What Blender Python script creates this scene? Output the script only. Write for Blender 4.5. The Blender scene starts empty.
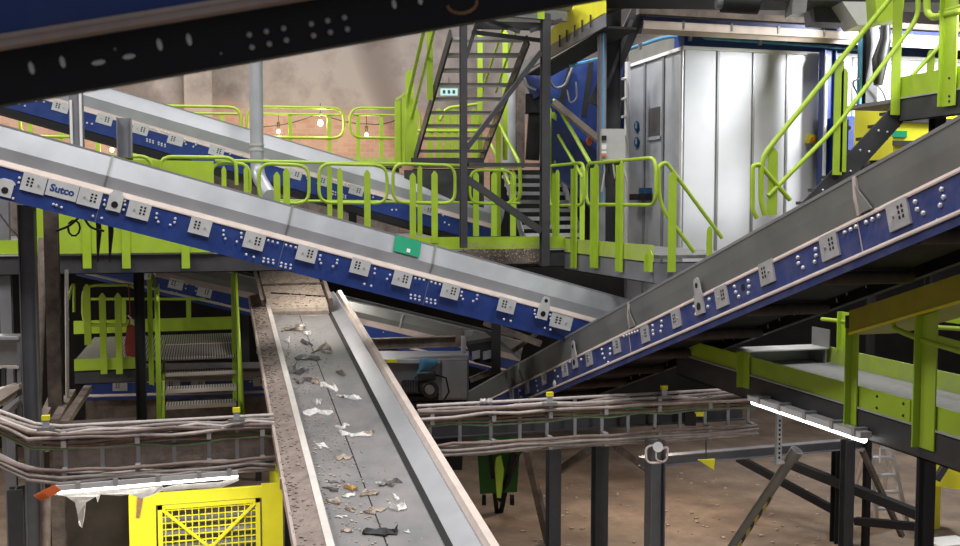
import bpy, bmesh, math, random
from mathutils import Vector as V, Matrix
random.seed(7)
SC = bpy.context.scene
COL = SC.collection
# ------------------------------------------------------------------ camera
H = 4.6; TH = math.radians(15.5); F = 1000.0; PIT = math.atan(0.063)
RIGHT = V((math.cos(TH), -math.sin(TH), 0)); FWDH = V((math.sin(TH), math.cos(TH), 0)); ZUP = V((0, 0, 1))
FWD = FWDH*math.cos(PIT) - ZUP*math.sin(PIT); UP = FWDH*math.sin(PIT) + ZUP*math.cos(PIT)
EYE = V((0, 0, H))
cam = bpy.data.cameras.new('camera'); cam.sensor_width = 36; cam.lens = 37.5
co = bpy.data.objects.new('camera', cam); COL.objects.link(co)
m = Matrix((RIGHT, UP, -FWD)).transposed().to_4x4(); m.translation = EYE; co.matrix_world = m
cam.dof.use_dof = True; cam.dof.focus_distance = 11.0; cam.dof.aperture_fstop = 3.5
cam.clip_start = 0.05; cam.clip_end = 200
SC.camera = co
# measured lines of sight -> places on real planes of the hall
def ray(x, y): return RIGHT*((x-480)/F) + UP*((273-y)/F) + FWD
def at(x, y, d): r = ray(x, y); return EYE + r*(d/r.dot(FWDH))
def PX(x, y, X): r = ray(x, y); return EYE + r*(X/r.x)
def PY(x, y, Y): r = ray(x, y); return EYE + r*(Y/r.y)
def PZ(x, y, Z): r = ray(x, y); return EYE + r*((Z-H)/r.z)
def PP(x, y, A, n): r = ray(x, y); return EYE + r*((A-EYE).dot(n)/r.dot(n))
EX, EY, EZ = V((1, 0, 0)), V((0, 1, 0)), V((0, 0, 1))
# ------------------------------------------------------------------ materials
def mat(name, rgb, rough=.5, metal=0., noise=.12, scale=6., dust=None, damt=.3, bump=0., stretch=None):
    m = bpy.data.materials.new(name); m.use_nodes = True
    nt = m.node_tree; N, L = nt.nodes, nt.links
    b = N['Principled BSDF']; b.inputs['Metallic'].default_value = metal
    tc = N.new('ShaderNodeTexCoord'); mp = N.new('ShaderNodeMapping'); L.new(tc.outputs['Object'], mp.inputs[0])
    if stretch: mp.inputs['Scale'].default_value = stretch
    n1 = N.new('ShaderNodeTexNoise'); n1.inputs['Scale'].default_value = scale; n1.inputs['Detail'].default_value = 6; L.new(mp.outputs[0], n1.inputs['Vector'])
    rp = N.new('ShaderNodeValToRGB'); L.new(n1.outputs['Fac'], rp.inputs[0])
    lo = [c*(1-noise) for c in rgb]+[1]; hi = [min(1, c*(1+noise)) for c in rgb]+[1]
    rp.color_ramp.elements[0].position = .3; rp.color_ramp.elements[0].color = lo
    rp.color_ramp.elements[1].position = .7; rp.color_ramp.elements[1].color = hi
    out = rp.outputs[0]
    if dust:
        n2 = N.new('ShaderNodeTexNoise'); n2.inputs['Scale'].default_value = scale*.6+1.3; n2.inputs['Detail'].default_value = 9; n2.inputs['Roughness'].default_value = .7
        L.new(tc.outputs['Object'], n2.inputs['Vector'])
        r2 = N.new('ShaderNodeValToRGB'); r2.color_ramp.elements[0].position = .5-.25*damt; r2.color_ramp.elements[1].position = .8-.2*damt
        L.new(n2.outputs['Fac'], r2.inputs[0])
        ml = N.new('ShaderNodeMath'); ml.operation = 'MULTIPLY'; ml.inputs[1].default_value = damt; L.new(r2.outputs[0], ml.inputs[0])
        mx = N.new('ShaderNodeMixRGB'); L.new(ml.outputs[0], mx.inputs[0]); L.new(out, mx.inputs[1]); mx.inputs[2].default_value = (*dust, 1)
        out = mx.outputs[0]
    L.new(out, b.inputs['Base Color'])
    mr = N.new('ShaderNodeMapRange'); mr.inputs['To Min'].default_value = max(.02, rough-.08); mr.inputs['To Max'].default_value = min(1, rough+.1)
    L.new(n1.outputs['Fac'], mr.inputs[0]); L.new(mr.outputs[0], b.inputs['Roughness'])
    if bump:
        bp = N.new('ShaderNodeBump'); bp.inputs['Strength'].default_value = bump; bp.inputs['Distance'].default_value = .02
        L.new(n1.outputs['Fac'], bp.inputs['Height']); L.new(bp.outputs[0], b.inputs['Normal'])
    return m
def emit(name, rgb, s):
    m = bpy.data.materials.new(name); m.use_nodes = True; b = m.node_tree.nodes['Principled BSDF']
    b.inputs['Base Color'].default_value = (*rgb, 1); b.inputs['Emission Color'].default_value = (*rgb, 1); b.inputs['Emission Strength'].default_value = s
    return m
DUST = (.42, .33, .27)
M = {}
M['lime'] = mat('lime_paint', (.36, .53, .032), .42, 0, .08, 5, (.33, .36, .12), .25)
M['limedirty'] = mat('scuffed_lime_paint', (.40, .56, .04), .5, 0, .1, 6, (.36, .36, .24), .6)
M['blue'] = mat('blue_paint', (.016, .045, .22), .38, 0, .12, 8, (.10, .12, .24), .22)
M['bluedusty'] = mat('dusty_blue_paint', (.020, .038, .17), .45, 0, .15, 7, (.16, .15, .22), .40)
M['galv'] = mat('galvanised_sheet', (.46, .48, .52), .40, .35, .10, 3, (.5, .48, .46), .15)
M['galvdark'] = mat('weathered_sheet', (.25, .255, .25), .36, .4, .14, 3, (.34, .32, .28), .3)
M['plate'] = mat('zinc_plate', (.60, .61, .62), .5, .2, .06, 10)
M['platedull'] = mat('dull_zinc_plate', (.42, .42, .44), .5, .3, .12, 10, DUST, .25)
M['pink'] = mat('dusty_flange_paint', (.62, .53, .48), .7, 0, .1, 5, (.45, .36, .32), .3)
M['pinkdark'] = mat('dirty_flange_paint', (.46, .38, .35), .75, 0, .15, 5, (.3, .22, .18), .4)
M['bolt'] = mat('zinc_bolt', (.70, .71, .74), .4, .3, .05)
M['hole'] = mat('dark_hole', (.006, .006, .008), .9)
M['steel'] = mat('charcoal_steel_paint', (.042, .043, .05), .5, .05, .12, 5, (.12, .10, .09), .25)
M['steelgrey'] = mat('grey_steel_paint', (.19, .195, .22), .45, .1, .12, 5, (.3, .27, .25), .25)
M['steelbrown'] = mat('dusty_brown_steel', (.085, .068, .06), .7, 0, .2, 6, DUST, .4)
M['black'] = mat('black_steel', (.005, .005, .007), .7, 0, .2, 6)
M['belt'] = mat('rubber_belt', (.17, .17, .18), .65, 0, .16, 3, (.31, .27, .245), .45, .1)
M['beltdusty'] = mat('debris_covered_belt', (.36, .30, .25), .9, 0, .3, 14, (.5, .44, .38), .6, .4)
M['brown'] = mat('dust_caked_plate', (.21, .165, .145), .95, 0, .3, 11, (.33, .27, .24), .6, .6)
M['rubber'] = mat('black_rubber', (.004, .004, .005), .8)
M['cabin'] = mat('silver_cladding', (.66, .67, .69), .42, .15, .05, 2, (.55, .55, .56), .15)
M['c2plate'] = mat('dusty_dark_sheet', (.165, .17, .165), .38, .35, .14, 2.5, (.24, .22, .20), .3)
M['bluegrey'] = mat('blue_grey_sheet', (.32, .33, .36), .42, .25, .10, 3, (.3, .28, .26), .2)
M['idler'] = mat('dirty_roller', (.06, .042, .035), .8, 0, .3, 11)
M['grat'] = mat('galvanised_grating', (.22, .22, .225), .6, .2, .15, 20)
M['yellow'] = mat('yellow_paint', (.84, .80, .03), .45, 0, .05, 5, (.6, .5, .2), .12)
M['olive'] = mat('dusty_yellow_guard', (.33, .31, .014), .6, 0, .12, 6, (.3, .26, .06), .3)
M['alu'] = mat('aluminium', (.70, .70, .70), .4, .5, .08)
M['steelmid'] = mat('slate_steel_paint', (.095, .098, .112), .45, .1, .12, 5, (.2, .18, .17), .25)
M['lipwhite'] = mat('pale_worn_edge', (.60, .56, .53), .55, .1, .1, 6, (.42, .36, .32), .3)
M['pinkmid'] = mat('dusty_strip_paint', (.42, .36, .33), .75, 0, .15, 5, (.30, .24, .21), .4)
M['white'] = mat('white_paint', (.78, .78, .77), .5, 0, .04)
M['plastic'] = mat('white_plastic_film', (.62, .60, .57), .5, 0, .12, 18, None, 0, .3)
M['grey'] = mat('light_grey_box', (.45, .45, .44), .5, 0, .06)
M['red'] = mat('red_fabric', (.25, .035, .025), .7, 0, .2)
M['orange'] = mat('orange_tag', (.75, .16, .04), .6, 0, .1)
M['rust'] = mat('rusty_steel', (.30, .16, .08), .85, 0, .3, 20)
M['ragblue'] = mat('blue_rag', (.10, .30, .50), .8, 0, .2, 9)
M['green'] = mat('green_sign', (.0, .32, .16), .5, 0, .05)
M['greenbin'] = mat('green_bin', (.02, .13, .012), .5, 0, .1)
M['pvcblue'] = mat('blue_conduit', (.10, .28, .50), .4, 0, .1)
M['signblue'] = mat('blue_sign', (.01, .07, .18), .5)
M['glass'] = mat('dark_window', (.10, .095, .09), .15, 0, .1)
M['cgrey'] = mat('dusty_grey_cable', (.31, .27, .255), .7, 0, .2, 12)
M['cbrown'] = mat('dusty_brown_cable', (.22, .165, .145), .7, 0, .2, 12)
M['cgreen'] = mat('green_cable', (.20, .32, .16), .6, 0, .2, 12)
M['corange'] = mat('orange_cable', (.26, .14, .08), .6, 0, .2, 12)
M['cpink'] = mat('pale_cable', (.50, .44, .42), .7, 0, .15, 12)
M['cblack'] = mat('black_cable', (.012, .012, .012), .5)
M['darkconc'] = mat('dark_concrete', (.075, .062, .056), .9, 0, .25, 4, (.12, .10, .09), .5, .3)
M['darkwall'] = mat('shade_dark_cladding', (.022, .020, .020), .9, 0, .3, 3)  # near-black colour stands in for the shade of the lower hall
M['lampwhite'] = emit('lit_tube', (1, .98, .95), 4)
M['bulb'] = emit('lit_bulb', (1, .70, .30), 18)
M['lampdim'] = emit('lit_exit_panel', (.40, .62, .58), .35)
M['clear'] = mat('dusty_clear_housing', (.62, .62, .64), .25, 0, .05)
def striped(name, c1, c2, scale):
    m = mat(name, c1, .5); nt = m.node_tree; N, L = nt.nodes, nt.links
    tc = N.new('ShaderNodeTexCoord'); w = N.new('ShaderNodeTexWave'); w.inputs['Scale'].default_value = scale; w.bands_direction = 'DIAGONAL'; L.new(tc.outputs['Object'], w.inputs['Vector'])
    r = N.new('ShaderNodeValToRGB'); r.color_ramp.interpolation = 'CONSTANT'; r.color_ramp.elements[0].color = (*c1, 1); r.color_ramp.elements[1].position = .5; r.color_ramp.elements[1].color = (*c2, 1)
    L.new(w.outputs['Fac'], r.inputs[0]); L.new(r.outputs[0], N['Principled BSDF'].inputs['Base Color']); return m
M['hazard'] = striped('hazard_tape', (.55, .45, .10), (.04, .04, .045), 4.5)
def ridged():
    m = mat('ridged_checker_grating', (.36, .36, .37), .5, .3, .15, 20); nt = m.node_tree; N, L = nt.nodes, nt.links
    tc = N.new('ShaderNodeTexCoord'); w = N.new('ShaderNodeTexWave'); w.inputs['Scale'].default_value = 9; L.new(tc.outputs['Object'], w.inputs['Vector'])
    r = N.new('ShaderNodeValToRGB'); r.color_ramp.elements[0].color = (.07, .065, .065, 1); r.color_ramp.elements[0].position = .35; r.color_ramp.elements[1].color = (.55, .52, .50, 1); r.color_ramp.elements[1].position = .55
    L.new(w.outputs['Fac'], r.inputs[0]); L.new(r.outputs[0], N['Principled BSDF'].inputs['Base Color']); return m
M['ridged'] = ridged()
def wallmat():
    m = mat('concrete_over_brick', (.40, .36, .35), .9); nt = m.node_tree; N, L = nt.nodes, nt.links
    b = N['Principled BSDF']; tc = N.new('ShaderNodeTexCoord')
    n1 = N.new('ShaderNodeTexNoise'); n1.inputs['Scale'].default_value = .55; n1.inputs['Detail'].default_value = 9; n1.inputs['Roughness'].default_value = .65; L.new(tc.outputs['Object'], n1.inputs['Vector'])
    r1 = N.new('ShaderNodeValToRGB'); e = r1.color_ramp.elements; e[0].position = .32; e[0].color = (.15, .125, .115, 1); e[1].position = .56; e[1].color = (.40, .355, .34, 1)
    L.new(n1.outputs['Fac'], r1.inputs[0])
    mp = N.new('ShaderNodeMapping'); mp.inputs['Rotation'].default_value = (math.radians(90), 0, 0); L.new(tc.outputs['Object'], mp.inputs[0])
    br = N.new('ShaderNodeTexBrick'); br.inputs['Scale'].default_value = 2.3; br.inputs['Color1'].default_value = (.50, .29, .21, 1); br.inputs['Color2'].default_value = (.56, .37, .29, 1); br.inputs['Mortar'].default_value = (.5, .42, .38, 1); br.inputs['Mortar Size'].default_value = .012
    L.new(mp.outputs[0], br.inputs['Vector'])
    sx = N.new('ShaderNodeSeparateXYZ'); L.new(tc.outputs['Object'], sx.inputs[0])
    ad = N.new('ShaderNodeMath'); ad.operation = 'MULTIPLY_ADD'; L.new(n1.outputs['Fac'], ad.inputs[0]); ad.inputs[1].default_value = 1.3; L.new(sx.outputs['Z'], ad.inputs[2])
    mr = N.new('ShaderNodeMapRange'); mr.inputs['From Min'].default_value = 7.35; mr.inputs['From Max'].default_value = 7.75; L.new(ad.outputs[0], mr.inputs[0])
    mx = N.new('ShaderNodeMixRGB'); L.new(mr.outputs[0], mx.inputs[0]); L.new(br.outputs[0], mx.inputs[1]); L.new(r1.outputs[0], mx.inputs[2])
    # soot-stained form joints
    w = N.new('ShaderNodeTexWave'); w.inputs['Scale'].default_value = .045; w.inputs['Distortion'].default_value = 9; w.inputs['Detail'].default_value = 3; L.new(tc.outputs['Object'], w.inputs['Vector'])
    r3 = N.new('ShaderNodeValToRGB'); r3.color_ramp.elements[0].position = .0; r3.color_ramp.elements[0].color = (.6, .57, .56, 1); r3.color_ramp.elements[1].position = .12; r3.color_ramp.elements[1].color = (1, 1, 1, 1)
    L.new(w.outputs['Fac'], r3.inputs[0])
    m2 = N.new('ShaderNodeMixRGB'); m2.blend_type = 'MULTIPLY'; m2.inputs[0].default_value = 1; L.new(mx.outputs[0], m2.inputs[1]); L.new(r3.outputs[0], m2.inputs[2])
    L.new(m2.outputs[0], b.inputs['Base Color']); return m
M['wall'] = wallmat()
M['floor'] = mat('dusty_concrete_floor', (.30, .225, .168), .9, 0, .28, .9, (.11, .085, .068), .65, .25)
# ------------------------------------------------------------------ mesh builder
class MB:
    def __init__(s): s.v = []; s.f = []; s.sm = []
    def add(s, vs, fs, smooth=False):
        o = len(s.v); s.v += [V(p) for p in vs]; s.f += [tuple(i+o for i in f) for f in fs]; s.sm += [smooth]*len(fs); return s
    def prism(s, poly, vec):
        n = len(poly); vec = V(vec); vs = [V(p) for p in poly] + [V(p)+vec for p in poly]
        fs = [tuple(range(n-1, -1, -1)), tuple(range(n, 2*n))] + [(i, (i+1) % n, n+(i+1) % n, n+i) for i in range(n)]
        return s.add(vs, fs)
    def box(s, c, a, b, d):   # centre and three full edge vectors
        c, a, b, d = V(c), V(a)/2, V(b)/2, V(d)/2
        return s.prism([c-a-b-d, c+a-b-d, c+a+b-d, c-a+b-d], d*2)
    def bx(s, p, q):
        p, q = V(p), V(q); return s.box((p+q)/2, EX*(q.x-p.x), EY*(q.y-p.y), EZ*(q.z-p.z))
    def beam(s, a, b, w, h, up=EZ):
        a, b = V(a), V(b); u = b-a; sd = u.cross(up)
        if sd.length < 1e-6: sd = u.cross(EX)
        sd.normalize(); n = sd.cross(u).normalized()
        return s.box((a+b)/2, u, sd*w, n*h)
    def hbeam(s, a, b, w, h, side, t=.012):   # I-section: 'side' is the web normal
        a, b, side = V(a), V(b), V(side).normalized(); u = (b-a); n = u.normalized().cross(side).normalized(); c = (a+b)/2
        s.box(c, u, side*t, n*(h-2*t)); s.box(c+n*(h/2-t/2), u, side*w, n*t); s.box(c-n*(h/2-t/2), u, side*w, n*t); return s
    def chan(s, a, b, w, h, side, t=.01):     # C-section, web outward along side
        a, b, side = V(a), V(b), V(side).normalized(); u = (b-a); n = u.normalized().cross(side).normalized(); c = (a+b)/2
        s.box(c-side*t/2, u, side*t, n*h); s.box(c+n*(h/2-t/2)-side*w/2, u, side*w, n*t); s.box(c-n*(h/2-t/2)-side*w/2, u, side*w, n*t); return s
    def tube(s, pts, r, n=8, closed=False):
        pts = [V(p) for p in pts]; k = len(pts); rings = []; prev = None
        rr = r if isinstance(r, (list, tuple)) else [r]*k
        for i in range(k):
            if closed: t = pts[(i+1) % k]-pts[i-1]
            else: t = pts[min(i+1, k-1)]-pts[max(i-1, 0)]
            t.normalize()
            if prev is None:
                x = t.cross(EZ)
                if x.length < .1: x = t.cross(EX)
            else: x = prev - t*prev.dot(t)
            x.normalize(); prev = x; y = t.cross(x)
            rings.append([pts[i]+(x*math.cos(2*math.pi*j/n)+y*math.sin(2*math.pi*j/n))*rr[i] for j in range(n)])
        vs = [p for g in rings for p in g]; fs = []
        for i in range(k if closed else k-1):
            a, b = i*n, ((i+1) % k)*n
            fs += [(a+j, a+(j+1) % n, b+(j+1) % n, b+j) for j in range(n)]
        s.add(vs, fs, True)
        if not closed: s.add(rings[0], [tuple(range(n))]); s.add(rings[-1], [tuple(range(n))])
        return s
    def cyl(s, a, b, r, n=12): return s.tube([a, b], r, n)
    def ball(s, c, r, n=8, m=5, sq=(1, 1, 1)):
        vs = []; fs = []
        for i in range(m+1):
            p = math.pi*i/m
            for j in range(n):
                q = 2*math.pi*j/n; vs.append(V(c)+V((r*sq[0]*math.sin(p)*math.cos(q), r*sq[1]*math.sin(p)*math.sin(q), r*sq[2]*math.cos(p))))
        for i in range(m): fs += [(i*n+j, i*n+(j+1) % n, (i+1)*n+(j+1) % n, (i+1)*n+j) for j in range(n)]
        return s.add(vs, fs, True)
    def mesh(s, name, mt, off=V((0, 0, 0))):
        me = bpy.data.meshes.new(name); me.from_pydata([p-off for p in s.v], [], s.f); me.polygons.foreach_set('use_smooth', s.sm)
        b = bmesh.new(); b.from_mesh(me); bmesh.ops.remove_doubles(b, verts=b.verts, dist=1e-5) if not any(s.sm) else None
        bmesh.ops.recalc_face_normals(b, faces=b.faces); b.to_mesh(me); b.free(); me.materials.append(mt); return me
    def part(s, name, mt, root, label=None):
        off = root.location if root.parent is None else root.location + root.parent.location
        o = bpy.data.objects.new(name, s.mesh(name, mt, off)); COL.objects.link(o); o.parent = root
        if label: o['label'] = label
        return o
def tag(o, label, cat, group=None, kind=None):
    o['label'] = label; o['category'] = cat
    if group: o['group'] = group
    if kind: o['kind'] = kind
    return o
def thing(name, label, cat, loc, group=None):
    o = bpy.data.objects.new(name, None); o.empty_display_size = .1; COL.objects.link(o); o.location = loc; bpy.context.view_layer.update()
    return tag(o, label, cat, group)
def solo(name, mb, mt, label, cat, group=None, kind=None):
    xs = [p.x for p in mb.v]; ys = [p.y for p in mb.v]; zs = [p.z for p in mb.v]
    off = V(((min(xs)+max(xs))/2, (min(ys)+max(ys))/2, min(zs)))
    o = bpy.data.objects.new(name, mb.mesh(name, mt, off)); COL.objects.link(o); o.location = off
    return tag(o, label, cat, group, kind)
def struct(name, mb, mt):
    o = bpy.data.objects.new(name, mb.mesh(name, mt)); COL.objects.link(o); o['kind'] = 'structure'; return o
def inst(name, me, root, loc, rot=None):   # a part sharing its mesh with its fellows
    o = bpy.data.objects.new(name, me); COL.objects.link(o); o.parent = root
    off = root.location if root.parent is None else root.location + root.parent.location
    mm = (rot.to_4x4() if rot else Matrix.Identity(4)); mm.translation = V(loc)-off; o.matrix_basis = mm; return o
def rounded(pts, rad, seg=4, closed=True):
    pts = [V(p) for p in pts]; k = len(pts); out = []
    for i in range(k):
        if not closed and i in (0, k-1): out.append(pts[i]); continue
        p, a, b = pts[i], pts[i-1], pts[(i+1) % k]
        r = min(rad, (a-p).length*.45, (b-p).length*.45); q0 = p+(a-p).normalized()*r; q1 = p+(b-p).normalized()*r
        for j in range(seg+1):
            t = j/seg; out.append(q0*(1-t)**2 + p*2*t*(1-t) + q1*t*t)
    return out
# ------------------------------------------------------------------ setting
YB = 24.0
struct('wall_back', MB().bx((-16, YB, 0), (24, YB+.4, 16)), M['wall'])
struct('wall_left', MB().bx((-16.4, 2, 0), (-16, YB+.4, 16)), M['wall'])
struct('wall_right', MB().bx((24, 2, 0), (24.4, YB+.4, 16)), M['wall'])
struct('floor', MB().bx((-16.4, -4, -.3), (24.4, YB+.4, 0)), M['floor'])
struct('trim_1', MB().bx(*(lambda a, b: (V((a.x, YB-.55, 4.1)), V((b.x, YB, 12))))(PY(184, 90, YB-.5), PY(212, 90, YB-.5))), M['wall'])
# ------------------------------------------------------------------ shared small meshes
def bolt_mesh(r, h):
    return MB().tube([V((0, 0, 0)), V((0, 0, h*.6)), V((0, 0, h))], [r, r, r*.55], 8).mesh('bolt', M['bolt'])
# ------------------------------------------------------------------ belt conveyors
class Conv:
    def __init__(s, name, label, A, B, side, web, flh, plate, W, mats, mirror=True, belt=True):
        # A,B: ends of the top edge of the near side channel; side: horizontal direction towards the viewer
        s.A, s.B = V(A), V(B); s.u = (s.B-s.A).normalized(); s.L = (s.B-s.A).length
        s.s = V(side); s.s = (s.s - s.u*s.s.dot(s.u)); s.s.z = 0; s.s.normalize()
        s.n = s.u.cross(s.s).normalized()
        if s.n.z < 0: s.n = -s.n
        s.web, s.flh, s.W = web, flh, W
        s.root = thing(name, label, 'conveyor', s.A.lerp(s.B, .5)-s.n*web)
        s.rot = Matrix((s.u, s.s, s.n)).transposed()       # local x along, y outward, z up
        s.mats = mats
        for f in ((1,) if not mirror else (1, -1)):
            q = (lambda p, f=f: p if f == 1 else (-W-p[0], p[1]))
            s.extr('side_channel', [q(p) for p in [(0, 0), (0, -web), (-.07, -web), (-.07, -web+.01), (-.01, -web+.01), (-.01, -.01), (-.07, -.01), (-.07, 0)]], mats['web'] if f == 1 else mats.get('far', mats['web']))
            s.extr('flange_strip', [q(p) for p in [(.010, 0), (.010, .012), (-.03, flh), (-.05, flh), (-.05, 0)]], mats['fl'])
            pts = plate; inner = [(a-.008, b) for a, b in reversed(pts)]
            s.extr('side_plate', [q(p) for p in pts+inner], mats['plate'])
            a, b = pts[-1]
            s.extr('top_lip', [q(p) for p in [(a+.006, b-.015), (a+.012, b+.006), (a-.055, b+.006), (a-.055, b-.004), (a-.004, b-.004), (a-.004, b-.015)]], mats['lip'])
            if mats.get('low') and (f == 1 or not mats.get('far')):
                s.extr('lower_strip', [q(p) for p in [(.045, -web-.004), (.045, -web+.008), (.01, -web+.034), (-.0, -web+.034), (-.0, -web-.004)]], mats['low'])
                s.extr('under_angle', [q(p) for p in [(.03, -web-.06), (.03, -web-.005), (-.06, -web-.005), (-.06, -web-.015), (.02, -web-.015), (.02, -web-.06)]], mats['web'])
        if belt:
            z = flh+.04
            s.extr('belt', [(-.06, z+.10), (-.22, z), (-W+.22, z), (-W+.06, z+.10), (-W+.06, z+.088), (-W+.22, z-.012), (-.22, z-.012), (-.06, z+.088)], M['belt'])
    def P(s, t, a, b): return s.A + s.u*t + s.s*a + s.n*b
    def extr(s, name, prof, mt, t0=0, t1=None, label=None):
        t1 = s.L if t1 is None else t1
        return MB().prism([s.P(t0, *p) for p in prof], s.u*(t1-t0)).part(name, mt, s.root, label)
    def px(s, x, y, out=0.): return PP(x, y, s.A+s.s*out, s.s)
    def bolts(s, pts, r=.014):
        me = bolt_mesh(r, r*1.1); R = s.rot @ Matrix(((1, 0, 0), (0, 0, 1), (0, -1, 0)))
        for x, y in pts: inst('bolt', me, s.root, s.px(x, y), R)
    def plates(s, pts, w, h, mt, flip=0):
        for i, (x, y) in enumerate(pts):
            c = s.px(x, y); b = MB().box(c+s.s*.008, s.u*w, s.s*.016, s.n*h); o = b.part('bearing_plate', mt, s.root)
            hb = MB()
            cx = w*.16*(1 if (i+flip) % 3 else -1)
            for ii in (-.5, .5):
                for jj in (-1, 0, 1): hb.box(c+s.s*.0165+s.u*(cx+ii*w*.17)+s.n*(jj*h*.19+h*.05), s.u*w*.09, s.s*.003, s.n*h*.12)
            hb.part('slot_pattern', M['hole'], o)
            MB().cyl(c+s.s*.012-s.u*cx*1.3, c+s.s*.03-s.u*cx*1.3, w*.045, 8).part('centre_bolt', M['platedull'], o)
    def hanger(s, x, y, k=1., mt=None, tall=1.):
        c = s.px(x, y); mb = MB().box(c+s.s*.01+s.n*0, s.u*.13*k, s.s*.02, s.n*.16*k)
        top = [(-.055, .08), (.055, .08), (.04, .08+.11*tall), (.02, .08+.13*tall), (-.02, .08+.13*tall), (-.04, .08+.11*tall)]
        mb.prism([c+s.s*.002+s.u*a*k+s.n*b*k for a, b in top], s.s*.014)
        MB().cyl(c+s.s*.016+s.n*(.08+.07*tall)*k, c+s.s*.0185+s.n*(.08+.07*tall)*k, .022*k, 10).part('lug_hole', M['hole'], s.root) if tall > .5 else None
        o = mb.part('lifting_lug', mt or M['platedull'], s.root)
        MB().cyl(c+s.s*.019-s.n*.02, c+s.s*.024-s.n*.02, .032*k, 10).part('lug_hole', M['hole'], o)
    def seam(s, xt, yt, mt, w=.05):
        c = s.px(xt, yt); t = (c-s.A).dot(s.u); return t
def crop(ox, oy, pts, k=3.983): return [(ox+x/k, oy+y/k) for x, y in pts]

# --- the long conveyor crossing the left half
A = at(-25, 159.4, 9.92); B = at(632, 332.9, 12.78)
c1 = Conv('belt_conveyor', 'long blue-sided belt conveyor sloping down from left edge, with maker nameplate and green label', A, B, (0, -1, 0), .315, .062,
          [(-.045, .055), (-.02, .185), (-.085, .405)], 1.05, dict(web=M['blue'], fl=M['pink'], plate=M['galv'], lip=M['galv']))
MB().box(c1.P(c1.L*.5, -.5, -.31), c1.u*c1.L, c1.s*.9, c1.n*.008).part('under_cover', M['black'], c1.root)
c1.plates(crop(0, 137, [(134, 187), (357, 243), (553, 293), (797, 357)]) + crop(240, 137, [(56, 415), (265, 465), (478, 517)]) + crop(240, 274, [(645, 20), (837, 68)]) + crop(480, 274, [(105, 125)]), .225, .175, M['plate'])
c1.plates(crop(480, 274, [(322, 190)]), .30, .17, M['plate'])
c1.hanger(*crop(0, 137, [(458, 262)])[0], k=1.1, mt=M['plate'], tall=.3); c1.hanger(*crop(480, 274, [(250, 152)])[0], k=1.1, mt=M['plate'], tall=.75)
c1.hanger(*crop(0, 137, [(22, 205)])[0], k=1.05, mt=M['plate'], tall=.1)
c1.bolts(crop(0, 137, [(78, 163), (75, 182), (57, 190), (52, 245), (417, 252), (415, 270), (425, 287), (497, 255), (497, 270), (492, 290), (473, 297), (625, 305), (622, 322), (630, 338), (698, 325), (695, 340), (678, 350), (890, 373), (890, 390), (897, 405), (943, 417), (213, 268), (225, 272), (245, 280), (370, 315), (405, 323)])
  + crop(240, 137, [(5, 383), (5, 400), (112, 412), (130, 417), (150, 422), (183, 430), (202, 435), (222, 440), (25, 468), (55, 478), (95, 483), (112, 487), (132, 490), (93, 496), (112, 499), (132, 503), (165, 502), (182, 507), (202, 510), (163, 515), (181, 520), (200, 524), (320, 472), (317, 488), (322, 503), (388, 490), (385, 503), (370, 515), (537, 525), (535, 543)])
  + crop(240, 274, [(495, 40), (522, 47), (585, 20), (597, 3), (698, 17), (715, 20), (732, 24), (762, 32), (778, 37), (795, 41), (680, 83), (697, 86), (714, 90), (680, 97), (697, 100), (714, 104), (743, 98), (760, 102), (777, 105), (743, 111), (760, 115), (777, 118), (883, 72), (880, 87), (887, 100), (945, 85), (942, 100), (928, 108)])
  + crop(480, 274, [(95, 180), (122, 187), (218, 145), (218, 160), (222, 172), (278, 162), (280, 177), (258, 215), (280, 222)]), .0145)
c = c1.px(*crop(0, 137, [(248, 213)])[0]); npl = MB().box(c+c1.s*.005, c1.u*.30, c1.s*.01, c1.n*.165).part('name_plate', M['plate'], c1.root)
def lettering(body, root, c, u, n, s, height, mt, bold=.012):
    cu = bpy.data.curves.new('lettering', 'FONT'); cu.body = body; cu.align_x = 'CENTER'; cu.align_y = 'CENTER'; cu.size = 1.35; cu.offset = bold; cu.extrude = .01; cu.resolution_u = 3
    t = bpy.data.objects.new('lettering_curve', cu); COL.objects.link(t); bpy.context.view_layer.update()
    me = bpy.data.meshes.new_from_object(t.evaluated_get(bpy.context.evaluated_depsgraph_get())); bpy.data.objects.remove(t); bpy.data.curves.remove(cu)
    R = Matrix((u, n, s)).transposed(); 
    me.transform(Matrix.Scale(height, 4)); me.transform(R.to_4x4()); me.materials.clear(); me.materials.append(mt)
    return inst('lettering', me, root, c)
lettering('Sutco', npl, c+c1.s*.0115, c1.u, c1.n, c1.s, .076, M['blue'], .05)
for x, y in [(108.5, 172), (289, 226), (435, 262)]:
    t = c1.seam(x, y, None)
    MB().prism([c1.P(t-.012, -.036, .07), c1.P(t+.012, -.036, .07), c1.P(t+.012, -.012, .187), c1.P(t-.012, -.012, .187)], c1.s*.006).part('joint_strip', M['galvdark'], c1.root)
    MB().prism([c1.P(t-.012, -.012, .187), c1.P(t+.012, -.012, .187), c1.P(t+.012, -.076, .40), c1.P(t-.012, -.076, .40)], c1.s*.006).part('joint_strip', M['galvdark'], c1.root)
    MB().box(c1.P(t, .003, -.155), c1.u*.006, c1.s*.004, c1.n*.31).part('web_joint', M['steelgrey'], c1.root)
g = [c1.px(*p, -.03) for p in [(397.5, 235.5), (423.5, 243), (421.5, 260), (394.5, 252.5)]]
t0 = (g[0]-c1.A).dot(c1.u); t1 = (g[1]-c1.A).dot(c1.u)
gl = MB().prism([c1.P(t0, -.014, .215), c1.P(t1, -.014, .215), c1.P(t1, -.070, .402), c1.P(t0, -.070, .402)], c1.s*.008).part('green_label', M['green'], c1.root, 'green rectangular label with a small white square')
tm = t0*.45+t1*.55; f = lambda z: -.014-(z-.215)*.3+.012
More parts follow.
